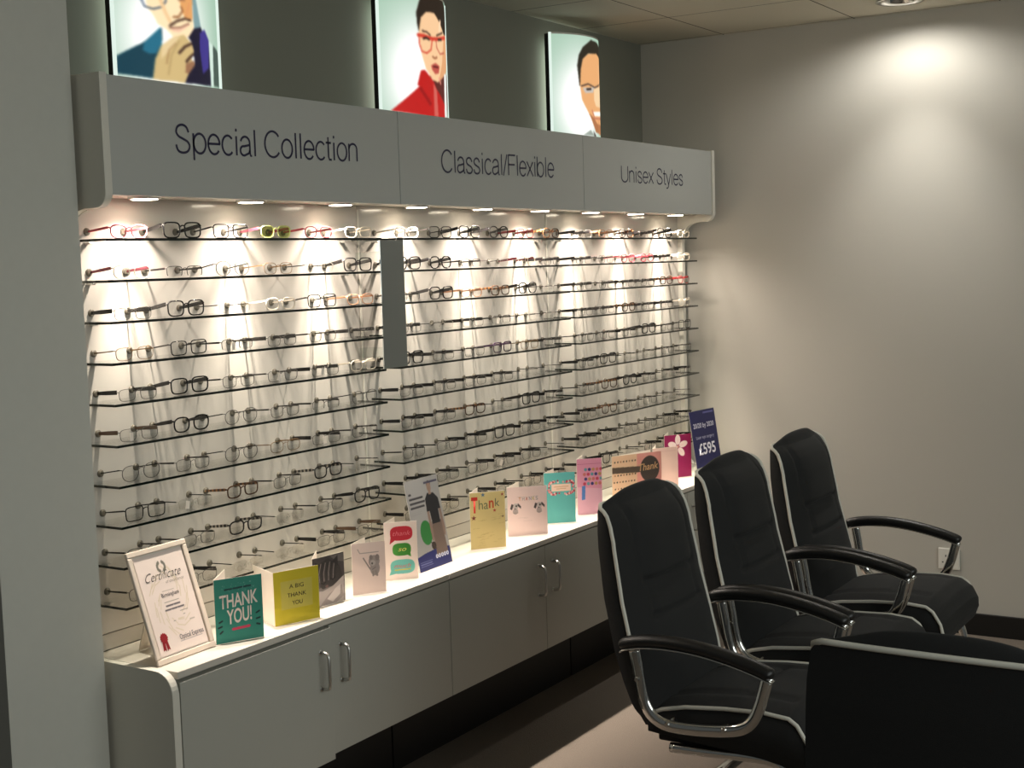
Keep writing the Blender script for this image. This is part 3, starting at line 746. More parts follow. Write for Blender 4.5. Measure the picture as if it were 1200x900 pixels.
o = ink_grid('certificate', lambda u, v: (.018+u*W2, -.0005, .018+v*H2), 110, 150, cols, PRINT, e)
fn = lambda t, u0, u1, v, cap, c, sh=0, off=0: lettering('lettering', t, lambda a, b: (.018+a*W2, -.0011, .018+v*H2+b), u0, u1, 0, cap, ink(c), o, sh, off)
fn('Certificate', .12, .86, .735, .021, (56, 48, 44), .55, -.012)
fn('of excellence', .50, .88, .685, .0075, (130, 120, 108), .35, -.01)
fn('Birmingham', .34, .70, .555, .0095, (60, 50, 60))
fn('Optical Express', .46, .96, .105, .012, (58, 48, 66))
bm = bmesh.new(); r = [(.0115*(1+.10*math.cos(12*2*PI*i/48))*math.cos(2*PI*i/48), .0115*(1+.10*math.cos(12*2*PI*i/48))*math.sin(2*PI*i/48)) for i in range(48)]
f = [bm.verts.new((x, -.0016, z)) for x, z in r]; g = [bm.verts.new((x, -.0010, z)) for x, z in r]
bm.faces.new(f); [bm.faces.new((f[i], f[(i+1) % 48], g[(i+1) % 48], g[i])) for i in range(48)]
for sg in (-1, 1):
    t_ = [bm.verts.new((x, -.0012, z)) for x, z in ((0, -.004), (sg*.008, -.006), (sg*.011, -.030), (sg*.006, -.027), (sg*.002, -.032))]
    bm.faces.new(t_)
rb = from_bm('rosette', bm, principled('red_ribbon', srgb(150, 28, 36), .5), o); rb.location = (.018+.15*W2, 0, .018+.17*H2)
box('backing', .004, W-.004, .0042, .0062, .004, H-.004, PAPER, e)
st = box('strut', W/2-.02, W/2+.02, 0, .003, -.20, 0, PAPER, e); st.location = (0, .0065, .205); st.rotation_euler = (math.radians(37), 0, 0)

# teal THANK YOU!
W, H = .122, .159
e = standing('greeting_card', (.209, .225), 63.2, 0, 'teal greeting card reading THANK YOU! in white letters, beside the framed certificate', 'card', GC)
L = []
for i in range(46):
    u, v = .15+.7*rnd.random(), .74+.17*rnd.random(); L.append(['e', (150, 190, 176), ((u, v), (.0008, .0008))])
for a in ((.08, .33, .14, .35), (.06, .25, .13, .265), (.09, .16, .14, .19), (.86, .40, .92, .425), (.86, .31, .93, .32), (.86, .23, .92, .215)): L.append(['s', (20, 40, 40), [(a[0], a[1]), (a[2], a[3])], .0042])
L.append(['s', (214, 60, 92), [(.36, .20), (.70, .215)], .0065])
for a, b_ in ((.22, .36), (.40, .58), (.62, .76)): L.append(['s', (20, 58, 60), [(a, .82+.03*a), (b_, .82+.03*b_)], .0042])
leaf(e, 'front_leaf', W, H, (46, 136, 118), L); back_leaf(e, W, H, 58)
words(e, 'THANK', W, H, .10, .90, .535, .032, (240, 226, 214), offset=.018, rise=.006)
words(e, 'YOU!', W, H, .24, .76, .285, .034, (240, 226, 214), offset=.018, rise=.005)
# yellow A BIG THANK YOU
W, H = .132, .139
e = standing('greeting_card', (.227, .416), 71.3, 0, 'yellow square greeting card reading A BIG THANK YOU', 'card', GC)
leaf(e, 'front_leaf', W, H, (206, 186, 34), [['p', (206, 190, 84), [(.15, .28), (.85, .28), (.85, .80), (.15, .80)]]], 60); back_leaf(e, W, H, 84)
words(e, 'A BIG', W, H, .34, .66, .655, .0105, (50, 44, 34)); words(e, 'THANK', W, H, .29, .71, .495, .0105, (50, 44, 34)); words(e, 'YOU', W, H, .39, .62, .345, .0105, (50, 44, 34))
# kitten
W, H = .118, .134
e = standing('greeting_card', (.196, .603), 84, 0, 'grey photographic card of a sleeping tabby kitten', 'card', GC)
L = [['p', (74, 68, 66), [(0, .35), (0, 1), (1, 1), (1, .4), (.7, .3), (.4, .4)]], ['p', (110, 102, 98), [(.55, .98), (1, .98), (1, .8), (.75, .85)]],
     ['p', (60, 54, 52), [(.1, .5), (.15, .85), (.5, .95), (.85, .75), (.95, .5), (.7, .38), (.3, .34)]],
     ['p', (176, 164, 158), [(0, 0), (0, .34), (.3, .30), (.62, .36), (.98, .52), (.95, 0)]], ['p', (150, 138, 134), [(.2, .02), (.5, .22), (.9, .34), (.95, .1), (.7, 0)]],
     ['p', (206, 194, 188), [(.42, .12), (.7, .30), (.86, .36), (.84, .16), (.6, .04)]]]
for i in range(9): L.append(['s', (150, 140, 134) if i % 2 else (36, 32, 32), [(.14+.07*i, .50), (.12+.075*i, .66), (.20+.07*i, .86)], .0024])
for i in range(5): L.append(['s', (150, 142, 136), [(.22, .40+.02*i), (.02+.01*i, .36+.05*i)], .0007])
L += [['s', (20, 18, 18), [(.26, .47), (.33, .44), (.40, .47)], .003], ['s', (20, 18, 18), [(.55, .52), (.62, .49), (.69, .53)], .003], ['e', (110, 84, 80), ((.43, .38), (.006, .004))], ['p', (48, 42, 42), [(.12, .74), (.08, .92), (.24, .84)]], ['p', (48, 42, 42), [(.62, .86), (.8, .96), (.8, .74)]]]
leaf(e, 'front_leaf', W, H, (120, 112, 108), L); back_leaf(e, W, H, 40)
# pale pencil-drawing card (plain animal on a branch)
W, H = .096, .143
e = standing('greeting_card', (.196, .770), 55.2, 0, 'pale pink-grey card with a pencil drawing of an animal on a branch', 'card', GC)
L = [['s', (150, 138, 132), [(.18, .88), (.24, .80), (.45, .80), (.80, .80)], .0022], ['s', (120, 108, 104), [(.34, .70), (.46, .56), (.58, .42), (.66, .36)], .0034],
     ['e', (150, 138, 134), ((.66, .62), (.016, .017))], ['e', (150, 138, 134), ((.68, .48), (.014, .020))], ['e', (128, 116, 112), ((.76, .69), (.006, .009))], ['e', (128, 116, 112), ((.57, .70), (.005, .007))],
     ['e', (176, 164, 158), ((.62, .59), (.008, .008))], ['s', (110, 100, 96), [(.60, .46), (.70, .50)], .002], ['s', (140, 128, 122), [(.70, .42), (.74, .34)], .006], ['s', (140, 128, 122), [(.62, .42), (.62, .34)], .005], ['e', (60, 54, 54), ((.60, .58), (.0022, .003))]]
leaf(e, 'front_leaf', W, H, (222, 200, 190), L); back_leaf(e, W, H, 50)
# three speech bubbles
W, H = .097, .168
e = standing('greeting_card', (.171, .950), 48, 0, 'white greeting card with red, green and turquoise speech bubbles', 'card', GC)
def bub(u, v, rx, ry, c, tail):
    P = []
    for i in range(40):
        a = 2*PI*i/40; cs, sn = math.cos(a), math.sin(a)
        P.append((u+rx*math.copysign(abs(cs)**.6, cs), v+ry*math.copysign(abs(sn)**.7, sn)))
    return [['p', c, P], ['p', c, tail]]
L = bub(.52, .80, .34, .125, (196, 34, 52), [(.2, .76), (.16, .62), (.36, .70)])+bub(.52, .52, .28, .11, (62, 140, 44), [(.62, .44), (.80, .38), (.76, .52)])+bub(.53, .22, .37, .125, (108, 188, 176), [(.2, .2), (.12, .08), (.4, .11)])
L += [['s', (214, 190, 60), [(.30, .165), (.76, .17)], .0032]]
leaf(e, 'front_leaf', W, H, (246, 226, 214), L); back_leaf(e, W, H, 60)
words(e, 'thank', W, H, .26, .80, .765, .013, (226, 120, 128), .3); words(e, 'so', W, H, .41, .66, .49, .013, (236, 226, 120), .3); words(e, 'much', W, H, .27, .78, .20, .012, (206, 96, 104), .3)
# leaflet
W, H = .176, .272
e = standing('leaflet_stand', (.208, 1.070), 92.1, 10.5, 'tall leaflet of a man in a dark T-shirt with a blue band along its foot', 'leaflet')
L = [['p', (28, 36, 100), [(0, 0), (1, 0), (1, .185), (.6, .20), (.25, .185), (0, .16)]], ['e', (44, 120, 56), ((.39, .40), (.030, .037))],
     ['p', (116, 98, 88), [(.58, .10), (.60, .50), (.90, .50), (.93, .14), (.8, .12)]], ['p', (30, 30, 34), [(.53, .76), (.62, .82), (.80, .81), (.92, .74), (.94, .62), (.86, .62), (.86, .47), (.62, .47), (.60, .62), (.52, .62)]],
     ['p', (140, 116, 102), [(.52, .62), (.58, .62), (.60, .40), (.58, .28), (.53, .30)]], ['p', (140, 116, 102), [(.88, .62), (.94, .62), (.97, .40), (.95, .30), (.90, .34)]],
     ['e', (150, 124, 108), ((.70, .885), (.011, .016))], ['p', (150, 124, 108), [(.66, .80), (.74, .80), (.73, .87), (.67, .87)]], ['p', (38, 32, 30), [(.635, .90), (.65, .945), (.70, .955), (.75, .945), (.765, .90), (.745, .925), (.655, .925)]],
     ['e', (52, 40, 36), ((.54, .24), (.012, .012))], ['s', (60, 50, 46), [(.48, .28), (.60, .20)], .004]]
for i in range(5): L.append(['e', (216, 220, 236), ((.57+.082*i, .115), (.0062, .0062))]); L.append(['e', (28, 36, 100), ((.57+.082*i, .115), (.0022, .0022))])
for v, a in ((.10, .42), (.075, .40), (.05, .42)): L.append(['s', (170, 176, 210), [(.06, v), (a, v)], .0012])
for v, a, c in ((.645, .40, 3), (.62, .36, 3)): L.append(['s', (150, 148, 146), [(.08, v), (a, v)], .0012])
L.append(['s', (70, 66, 86), [(.58, .937), (.96, .937)], .006])
for v, segs in ((.845, ((.08, .13),)), (.795, ((.08, .16), (.18, .46))), (.745, ((.08, .22), (.24, .36), (.38, .50))), (.695, ((.08, .18), (.20, .47)))):
    for a, c_ in segs: L.append(['s', (60, 58, 62), [(a, v), (c_, v)], .0062])
leaf(e, 'leaflet', W, H, (158, 156, 153), L, 100)
bm = bmesh.new(); bm_box(bm, -.002, W+.002, .0012, .0032, 0, H+.002); 
from_bm('acrylic_stand', bm, ACRYL, e)
st = box('foot', W/2-.03, W/2+.03, 0, .002, -.135, 0, ACRYL, e); st.location = (0, .0034, .135); st.rotation_euler = (math.radians(24), 0, 0)
# kraft Thank
W, H = .117, .181
e = standing('greeting_card', (.161, 1.409), 51, 0, 'buff greeting card reading Thank in red and green letters with small stars', 'card', GC)
L = []
for i in range(26):
    u, v = .05+.85*rnd.random(), .05+.55*rnd.random(); L.append(['s', (196, 172, 112), [(u, v), (min(.97, u+.05+.2*rnd.random()), v+.005)], .0009])
def star(u, v, r, c, W=W, H=H): return ['p', c, [(u+(r if i % 2 == 0 else r*.4)*math.sin(PI*i/5)/W, v+(r if i % 2 == 0 else r*.4)*math.cos(PI*i/5)/H) for i in range(10)]]
L += [star(.10, .555, .009, (120, 40, 36)), star(.70, .665, .006, (176, 50, 36)), star(.93, .55, .005, (120, 90, 60)), star(.38, .955, .008, (84, 120, 150)), star(.93, .94, .006, (150, 50, 40))]
leaf(e, 'front_leaf', W, H, (222, 200, 136), L); back_leaf(e, W, H, 60)
words(e, 'T', W, H, .04, .22, .655, .046, (200, 44, 26), offset=.04); words(e, 'ha', W, H, .25, .52, .70, .030, (116, 122, 84)); words(e, 'n', W, H, .54, .68, .715, .034, (202, 82, 34), offset=.02); words(e, 'k', W, H, .72, .84, .735, .026, (90, 100, 80))
# THANKS dogs
W, H = .135, .163
e = standing('greeting_card', (.155, 1.640), 45.2, 0, 'pale pink card reading THANKS above two little dogs', 'card', GC)
L = []
for cx in (.20, .80):
    L += [['e', (196, 184, 180), ((cx, .60), (.0095, .0105))], ['p', (70, 62, 62), [(cx-.10, .66), (cx-.14, .56), (cx-.09, .53), (cx-.05, .64)]], ['p', (70, 62, 62), [(cx+.06, .67), (cx+.14, .60), (cx+.13, .55), (cx+.05, .62)]],
          ['e', (50, 44, 44), ((cx+.02, .61), (.003, .0034))], ['e', (176, 160, 156), ((cx-.005, .50), (.009, .010))], ['e', (60, 54, 54), ((cx-.01, .555), (.0022, .0018))], ['s', (150, 136, 132), [(cx-.06, .47), (cx+.06, .47)], .0016]]
L += [['s', (190, 176, 168), [(.24, .80), (.50, .78), (.78, .80)], .0009], ['s', (206, 184, 178), [(.26, .36), (.5, .355)], .0009], ['s', (206, 184, 178), [(.40, .30), (.62, .30)], .0009]]
leaf(e, 'front_leaf', W, H, (238, 212, 206), L); back_leaf(e, W, H, 60)
for t, u, c in (('T', .28, (206, 140, 84)), ('H', .37, (176, 164, 160)), ('A', .455, (204, 110, 92)), ('N', .545, (150, 146, 160)), ('K', .63, (190, 176, 110)), ('S', .71, (170, 160, 160))): words(e, t, W, H, u, u+.06, .715, .0115, c, offset=.015)
# turquoise floral
W, H = .110, .176
e = standing('greeting_card', (.153, 1.880), 42, 0, 'turquoise card with a pink flower-edged label', 'card', GC)
L = []
for i in range(70):
    t = i/70*2*PI; u = .56+.40*math.copysign(abs(math.cos(t))**.5, math.cos(t)); v = .70+.125*math.copysign(abs(math.sin(t))**.5, math.sin(t))
    L.append(['e', [(206, 60, 84), (232, 150, 150), (240, 196, 186), (150, 40, 60)][i % 4], ((u+.03*rnd.uniform(-1, 1), v+.02*rnd.uniform(-1, 1)), (.0034, .0034))])
L.append(['p', (240, 206, 186), [(.24, .63), (.86, .63), (.86, .77), (.24, .77)]])
L += [['s', (206, 168, 128), [(.32, .715), (.78, .722)], .003], ['s', (206, 168, 128), [(.40, .675), (.70, .68)], .003]]
leaf(e, 'front_leaf', W, H, (92, 176, 172), L); back_leaf(e, W, H, 60)

# pink balloons
W, H = .092, .2005
e = standing('greeting_card', (.179, 2.067), 46, 0, 'tall pink card with a bunch of coloured dots', 'card', GC)
L = [['s', (190, 92, 126), [(0, .905), (1, .905)], .0014], ['p', (86, 132, 200), [(.17, .26), (.31, .27), (.33, .52), (.19, .51)]]]
for i in range(20):
    u, v = .30+.155*(i % 5)+.05*((i//5) % 2), .55+.085*(i//5)
    L.append(['e', [(206, 70, 96), (60, 60, 120), (214, 120, 110), (110, 160, 170), (196, 150, 90)][(i*3+i//5) % 5], ((u, v), (.0058, .0058))])
leaf(e, 'front_leaf', W, H, (226, 152, 178), [['p', (230, 178, 196), [(0, 0), (1, 0), (1, .45), (0, .50)]]]+L); back_leaf(e, W, H, 60)
# kraft and pink Thank
W, H = .235, .165
e = standing('greeting_card', (.150, 2.385), 64, 0, 'spotted cream and pink card reading Thank on a dark brown disc', 'card', GC)
L = [['p', (238, 164, 152), [(.50, 0), (1, 0), (1, 1), (.5, 1)]], ['e', (76, 66, 60), ((.76, .62), (.046, .050))], ['p', (92, 78, 66), [(0, .60), (.60, .56), (.60, .70), (0, .74)]]]
for i in range(48):
    u, v = .04+.058*(i % 8)+.02*((i//8) % 2), .08+.155*(i//8)
    if .56 < v < .76: continue
    L.append(['e', (84, 70, 60) if i % 3 else (176, 120, 90), ((u, v), (.0035, .0035))])
leaf(e, 'front_leaf', W, H, (238, 200, 164), L, 110); back_leaf(e, W, H, 14)
words(e, 'Thank', W, H, .53, .93, .585, .026, (222, 178, 130), .15, .015, rise=.004)
# plain pink-white card
W, H = .120, .155
e = standing('greeting_card', (.165, 2.700), 60, 0, 'plain pale pink card half hidden by the magenta flower card', 'card', GC)
leaf(e, 'front_leaf', W, H, (240, 204, 190), [['s', (226, 178, 166), [(.1, .9), (.9, .9)], .002]], 40); back_leaf(e, W, H, 50)
# magenta with white flower
W, H = .130, .178
e = standing('greeting_card', (.112, 2.915), 58, 0, 'magenta card with a big white flower', 'card', GC)
L = []
for i in range(5):
    a = math.radians(90+72*i); cx, cy = .5+.028*math.cos(a)/W, .72+.028*math.sin(a)/H
    L.append(['p', (244, 222, 214), [(cx+(.021*math.cos(t)*math.cos(a)-.013*math.sin(t)*math.sin(a))/W, cy+(.021*math.cos(t)*math.sin(a)+.013*math.sin(t)*math.cos(a))/H) for t in [2*PI*q/20 for q in range(20)]]])
for i in range(5):
    a = math.radians(90+72*i); L.append(['s', (226, 170, 176), [(.5, .72), (.5+.03*math.cos(a)/W, .72+.03*math.sin(a)/H)], .0012])
L.append(['e', (206, 150, 120), ((.5, .72), (.005, .005))])
leaf(e, 'front_leaf', W, H, (150, 18, 84), L); back_leaf(e, W, H, 50)
# laser sign
W, H = .206, .271
e = standing('sign_stand', (.225, 2.994), 84, 8.8, 'dark blue upright sign reading £595 at the right end of the worktop', 'sign')
L = [['s', (96, 96, 150), [(.55, .955), (.93, .955)], .006]]
leaf(e, 'sign', W, H, (28, 30, 80), L, 60)
words(e, '20/20 by 2020', W, H, .10, .90, .735, .019, (214, 212, 226), offset=.012); words(e, 'Laser eye surgery', W, H, .15, .85, .565, .013, (190, 190, 212)); words(e, '£595', W, H, .18, .84, .325, .044, (236, 234, 240), offset=.018)
bm = bmesh.new(); bm_box(bm, -.002, W+.002, .0012, .0032, 0, H+.002); from_bm('acrylic_stand', bm, ACRYL, e)
st = box('foot', W/2-.04, W/2+.04, 0, .002, -.150, 0, ACRYL, e); st.location = (0, .0034, .150); st.rotation_euler = (math.radians(25), 0, 0)
# ------------------------------------------------------------------ chairs
def lerp(tab, z):
    for (a, x), (b, y) in zip(tab[:-1], tab[1:]):
        if z <= b: return x+(y-x)*max(0, (z-a))/(b-a)
    return tab[-1][1]
BACK = [(.40, -.118), (.432, -.123), (.468, -.139), (.592, -.175), (.717, -.203), (.843, -.221), (.93, -.227), (.97, -.228)]
HWID = [(.40, .180), (.45, .214), (.52, .227), (.60, .229), (.75, .223), (.88, .213), (.915, .207), (.932, .204), (.943, .192)]
SIDE = [(.40, .034), (.45, .044), (.6, .049), (.75, .047), (.86, .042), (.90, .034), (.925, .020), (.943, .006)]
BULGE = [(.40, .012), (.46, .036), (.55, .048), (.62, .044), (.72, .036), (.82, .038), (.88, .036), (.92, .030), (.943, .022)]
ZT_ = .943
def chair_meshes():
    M = {}
    # --- back cushion: front skin with seams, sides, back skin; the head cushion swells above the rear edge
    nz, ny = 80, 44
    bm = bmesh.new(); F = []; B = []
    def groove(d, wd, dep): return dep*math.exp(-(d/wd)**2)
    for j in range(nz+1):
        v = j/nz; z = .405+(ZT_-.405)*(v if v < .7 else .7+.3*(1-max(0, 1-(v-.7)/.3)**1.6))
        xb, hw, sd, bu = lerp(BACK, z), lerp(HWID, z), lerp(SIDE, z), lerp(BULGE, z)
        rowf, rowb = [], []
        for i in range(ny+1):
            t = -1+2*i/ny; y = hw*math.sin(t*PI/2); q = abs(y)/hw
            x = xb+sd+bu*(1-q**3)
            if abs(y) < .140: x -= groove(z-.752, .007, .012)+groove(z-.665, .006, .008)
            if z > .752:
                x -= groove(abs(y)-.138, .006, .010)*(1 if z < .92 else max(0, (.943-z)/.023))
                if abs(y) < .136: x += .007*(1-(abs(y)/.136)**4)
            elif z > .665: x -= groove(abs(y)-.125, .006, .006)
            rowf.append(bm.verts.new((x, y, z))); rowb.append(bm.verts.new((xb-.006*(1-q**2), y, z)))
        F.append(rowf); B.append(rowb)
    # crown of the cushion, from the front skin over to the rear edge
    nc = 8; Cw = [F[nz]]
    for m_ in range(1, nc):
        s = m_/nc; row = []
        for i in range(ny+1):
            a, b_ = F[nz][i].co, B[nz][i].co; q = min(1, abs(a.y)/.192)
            lift = .028*math.sin(PI*min(1, s*.9+.05))*(1-q**2.4)+.004*math.exp(-(q/.62)**8)*math.sin(PI*s)
            p = a.lerp(b_, s); row.append(bm.verts.new((p.x, p.y, p.z+lift)))
        Cw.append(row)
    Cw.append(B[nz])
    for j in range(nz):
        for i in range(ny):
            bm.faces.new((F[j][i], F[j][i+1], F[j+1][i+1], F[j+1][i]))
            bm.faces.new((B[j][i+1], B[j][i], B[j+1][i], B[j+1][i+1]))
        bm.faces.new((F[j][0], F[j+1][0], B[j+1][0], B[j][0])); bm.faces.new((F[j+1][ny], F[j][ny], B[j][ny], B[j+1][ny]))
    for a, b_ in zip(Cw[:-1], Cw[1:]):
        for i in range(ny): bm.faces.new((a[i], a[i+1], b_[i+1], b_[i]))
    bm.faces.new([r[0] for r in Cw]); bm.faces.new([r[ny] for r in reversed(Cw)])
    for i in range(ny): bm.faces.new((F[0][i+1], F[0][i], B[0][i], B[0][i+1]))
    M['backrest'] = done('backrest', bm, [FABRIC])
    # piping: up the front of each side, back over the top corner, then along the rear top edge
    bm = bmesh.new(); side = []
    for z in [.43+(.905-.43)*i/40 for i in range(41)]:
        side.append((lerp(BACK, z)+lerp(SIDE, z)+.001, lerp(HWID, z)+.001, z))
    x1 = side[-1][0]
    side += [(x1-.006, .2085, .920), (x1-.016, .206, .931), (x1-.028, .202, .9385)]
    rim_ = [(-.2285-.006*(1-t*t), .186*t, .9450) for t in [1-.1*i for i in range(21)]]
    loop = side+rim_+[(x, -y, z) for x, y, z in reversed(side)]
    bm_sweep(bm, loop, .0050, k=8); M['piping0'] = done('piping', bm, [PIPING])
    # --- seat: padded box with a waterfall front
    bm = bmesh.new(); nx, ny = 40, 30
    top = [(-.10, .462), (-.06, .478), (0, .492), (.10, .503), (.20, .508), (.26, .503), (.295, .480), (.313, .445), (.314, .41)]
    bot = [(-.10, .400), (0, .392), (.1, .386), (.2, .378), (.27, .366), (.300, .362), (.314, .40)]
    T, Bq = [], []
    for i in range(nx+1):
        x = -.10+.414*math.sin(i/nx*PI/2)
        rt, rb = [], []
        for j in range(ny+1):
            t = -1+2*j/ny; y = .208*math.sin(t*PI/2); q = abs(y)/.208
            zt = lerp(top, x); zb = lerp(bot, x)
            edge = zt-.018
            z = edge+(zt-edge)*(1-q**4)
            if x < .25: z -= .009*math.exp(-((abs(y)-.125)/.007)**2)
            z -= .008*math.exp(-((x-.13)/.008)**2)*(1 if abs(y) < .125 else 0)
            rt.append(bm.verts.new((x, y, max(z, zb+.004)))); rb.append(bm.verts.new((x, y, zb)))
        T.append(rt); Bq.append(rb)
    for i in range(nx):
        for j in range(ny):
            bm.faces.new((T[i][j], T[i+1][j], T[i+1][j+1], T[i][j+1])); bm.faces.new((Bq[i][j+1], Bq[i+1][j+1], Bq[i+1][j], Bq[i][j]))
        bm.faces.new((T[i+1][0], T[i][0], Bq[i][0], Bq[i+1][0])); bm.faces.new((T[i][ny], T[i+1][ny], Bq[i+1][ny], Bq[i][ny]))
    for j in range(ny):
        bm.faces.new((T[0][j], T[0][j+1], Bq[0][j+1], Bq[0][j])); bm.faces.new((T[nx][j+1], T[nx][j], Bq[nx][j], Bq[nx][j+1]))
    M['seat'] = done('seat', bm, [FABRIC])
    for sg in (-1, 1):
        bm = bmesh.new()
        pts = [(x, sg*.2095, lerp(top, x)-.018) for x in [-.08+.01*i for i in range(37)]]
        pts += [(.291, sg*.2095, .455), (.303, sg*.2095, .435), (.309, sg*.2095, .41), (.307, sg*.2095, .385)]
        bm_sweep(bm, pts, .0052, k=8); M['seat_piping%d' % sg] = done('piping', bm, [PIPING])
    bm = bmesh.new(); bm_box(bm, -.085, .24, -.185, .185, .372, .396, 0, .006)
    M['seat_pan'] = done('seat_pan', bm, [UNDER], False)
    # --- arms
    arm = smooth_path([(-.143, 0, .618), (-.125, 0, .629), (-.07, 0, .640), (.0, 0, .643), (.07, 0, .638), (.14, 0, .626), (.20, 0, .611), (.232, 0, .600), (.243, 0, .594)], 5)
    n = len(arm); bm = bmesh.new()
    sc = [min(1, .45+.55*math.sin(min(1, i/6, (n-1-i)/5)*PI/2)) for i in range(n)]
    bm_sweep(bm, arm, .0205, .0155, k=18, up=(0, 1, 0), scale=sc)
    M['arm_pad'] = done('arm_pad', bm, [VINYL])
    bm = bmesh.new(); und = [Vector((p.x, 0, p.z-.0150)) for p in arm[2:-1]]
    bm_sweep(bm, und, .0185, .0035, k=8, up=(0, 1, 0))
    M['arm_rail'] = done('arm_rail', bm, [CHROME])
    path = smooth_path([(-.107, 0, .612), (-.100, 0, .575), (-.092, 0, .525), (-.080, 0, .482), (-.055, 0, .452), (-.015, 0, .440), (.05, 0, .441), (.12, 0, .449), (.165, 0, .461), (.193, 0, .484), (.210, 0, .520), (.222, 0, .560), (.230, 0, .592)], 6)
    bm = bmesh.new(); bm_sweep(bm, path, .0085, .0145, k=14, up=(0, 1, 0))
    M['arm_frame'] = done('arm_frame', bm, [CHROME])
    bm = bmesh.new()
    for x, z in ((-.02, .4455), (.125, .4555), (-.096, .545)):
        bm_cyl(bm, (x, 0, z), (0, 1, 0), .0065, .006, 14, .005)
    for x, z in ((-.02, .4425), (.125, .4525)): bm_cyl(bm, (x, -.006, z), (0, -1, 0), .010, .034, 14)
    M['bolts'] = done('bolts', bm, [CHROME], False)
    # --- sled base
    rail = [(-.048, .19, .362), (.05, .19, .366), (.15, .19, .372), (.205, .19, .372), (.238, .19, .362), (.258, .19, .338), (.272, .19, .29), (.292, .19, .16), (.305, .19, .06), (.303, .19, .028), (.282, .19, .0145), (.24, .19, .0135), (-.20, .19, .0135), (-.245, .19, .0135)]
    bm = bmesh.new(); bm_sweep(bm, smooth_path(rail, 5), .0125, k=14); bmesh.ops.translate(bm, verts=bm.verts, vec=(0, -.19, 0))
    M['leg'] = done('leg', bm, [CHROME])
    bm = bmesh.new(); bm_sweep(bm, [(-.2575, -.2025, .0135), (-.2575, .2025, .0135)], .0125, k=14)
    M['cross_bar'] = done('cross_bar', bm, [CHROME])
    bm = bmesh.new(); bm_cyl(bm, (-.2575, -.155, .0135), (0, 1, 0), .0140, .025, 14); bm_cyl(bm, (-.2575, .130, .0135), (0, 1, 0), .0140, .025, 14)
    M['glide'] = done('glides', bm, [PLASTIC], False)
    return M
CM = chair_meshes()
def chair(x, y, rz, label):
    e = empty('armchair', (x, y, 0), math.radians(rz)); tag(e, label, 'chair', 'black waiting chairs')
    def part(name, me, par=None, loc=None, mirror=False):
        o = bpy.data.objects.new(name, me); COL.objects.link(o); o.parent = par or e
        if loc: o.location = loc
        if mirror: o.scale = (1, -1, 1)
        return o
    b = part('backrest', CM['backrest'])
    for q in ('piping0',): part('piping', CM[q], b)['label'] = 'pale grey piping'
    s = part('seat', CM['seat'])
    for q in ('seat_piping-1', 'seat_piping1'): part('piping', CM[q], s)['label'] = 'pale grey piping'
    part('seat_pan', CM['seat_pan'])
    for sg in (-1, 1):
        a = part('armrest', CM['arm_pad'], None, (0, sg*.258, 0)); part('rail', CM['arm_rail'], a)
        f = part('arm_frame', CM['arm_frame'], None, (0, sg*.258, 0)); q = part('bolts', CM['bolts'], f, (0, sg*.0085, 0), sg < 0)
        part('leg', CM['leg'], None, (0, sg*.19, 0))
    c = part('cross_bar', CM['cross_bar']); part('glides', CM['glide'], c)
    return e
chair(1.20, .975, 0, 'black high-back armchair nearest the camera in the row facing away from the display')
chair(1.20, 1.54, 0, 'black high-back armchair in the middle of the row of three')
chair(1.20, 2.105, 0, 'black high-back armchair at the far end of the row, beside the wall socket')
chair(2.050, .09, 90, 'black high-back armchair seen from behind, in front of the row of three')

# ------------------------------------------------------------------ lights
def spot(name, loc, power, size, blend, color, radius=.02, rot=(0, 0, 0)):
    l = bpy.data.lights.new(name, 'SPOT'); l.energy = power; l.spot_size = math.radians(size); l.spot_blend = blend
    l.color = color; l.shadow_soft_size = radius
    o = bpy.data.objects.new(name, l); COL.objects.link(o); o.location = loc; o.rotation_euler = rot; return o
for y in SPOTY:
    spot('display_spot', (.088, y, ZHB-.012), P_SPOT, 138, 1.0, (1, .87, .77), .012)
    spot('display_spot', (.088, y, ZHB-.012), P_BEAM, 54, 1.0, (1, .87, .77), .012)
spot('ceiling_spot', (1.03, 3.13, ZC-.010), P_CEIL, 164, .55, (1, .97, .92), .03)
spot('ceiling_spot', (1.03, 3.13, ZC-.010), P_CEILB, 80, 1.0, (1, .97, .92), .03)
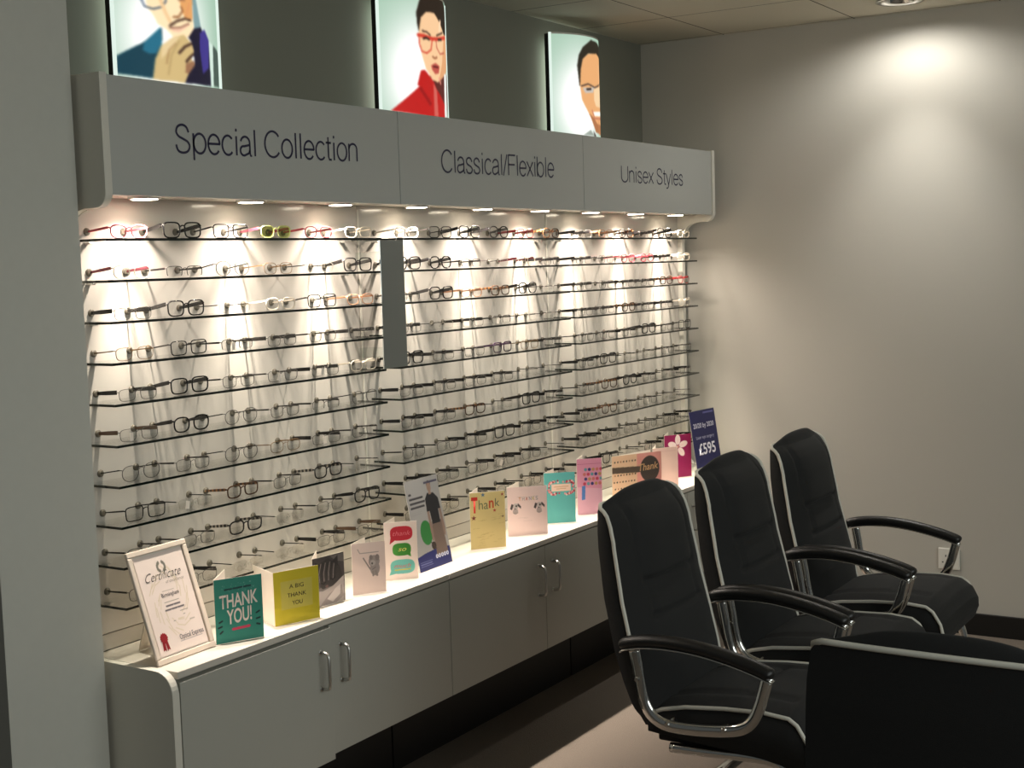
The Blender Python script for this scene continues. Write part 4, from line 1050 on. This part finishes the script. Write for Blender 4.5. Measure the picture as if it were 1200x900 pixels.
# tubes inside the light boxes, shining back on the wall
for Y0 in (.332, 1.435, 2.523):
    l = bpy.data.lights.new('light_box_tube', 'AREA'); l.shape = 'RECTANGLE'; l.size = .46; l.size_y = .30; l.energy = P_TUBE; l.color = (.80, 1, .88)
    o = bpy.data.objects.new('light_box_tube', l); COL.objects.link(o); o.location = (XE-.012, Y0+.185, (Z0+Z1)/2); o.rotation_euler = (0, PI/2, 0)
# added soft fill lamps, out of view behind and beside the camera
for x, y in ((4.5, .9), (4.5, -.5), (4.5, -1.9)):
    l = bpy.data.lights.new('fill_lamp', 'AREA'); l.energy = P_FILL; l.size = 1.6; l.color = (.94, 1, .96)
    o = bpy.data.objects.new('fill_lamp', l); COL.objects.link(o); o.location = (x, y, 2.1)
    o.rotation_euler = (Vector((1.0, 1.0, .9))-o.location).to_track_quat('-Z', 'Y').to_euler()
w = bpy.data.worlds.new('World'); SC.world = w; w.use_nodes = True
w.node_tree.nodes['Background'].inputs[0].default_value = (.94, 1.0, .95, 1); w.node_tree.nodes['Background'].inputs[1].default_value = P_WORLD

# ------------------------------------------------------------------ camera
CY, CP, CR = 0.563676, -0.087361, -0.030604
CLOC = (2.58322, -2.15099, 1.54235); CFOC = 1611.18
F_ = Vector((-math.sin(CY)*math.cos(CP), math.cos(CY)*math.cos(CP), math.sin(CP)))
Rv = F_.cross(Vector((0, 0, 1))).normalized(); Uv = Rv.cross(F_)
R2 = Rv*math.cos(CR)+Uv*math.sin(CR); U2 = -Rv*math.sin(CR)+Uv*math.cos(CR)
cam = bpy.data.cameras.new('camera'); co = bpy.data.objects.new('camera', cam); COL.objects.link(co)
co.matrix_world = Matrix(((R2.x, U2.x, -F_.x, CLOC[0]), (R2.y, U2.y, -F_.y, CLOC[1]), (R2.z, U2.z, -F_.z, CLOC[2]), (0, 0, 0, 1)))
cam.sensor_width = 36; cam.lens = CFOC*36/1200; cam.clip_start = .05
SC.camera = co

SC.view_settings.view_transform = 'Standard'; SC.view_settings.look = 'None'
SC.view_settings.gamma = 1; SC.view_settings.use_curve_mapping = False
SC.view_settings.exposure = EXPO
cy = SC.cycles
cy.use_denoising = True
cy.max_bounces = 10; cy.diffuse_bounces = 4; cy.glossy_bounces = 4; cy.transparent_max_bounces = 48; cy.caustics_reflective = False; cy.caustics_refractive = False
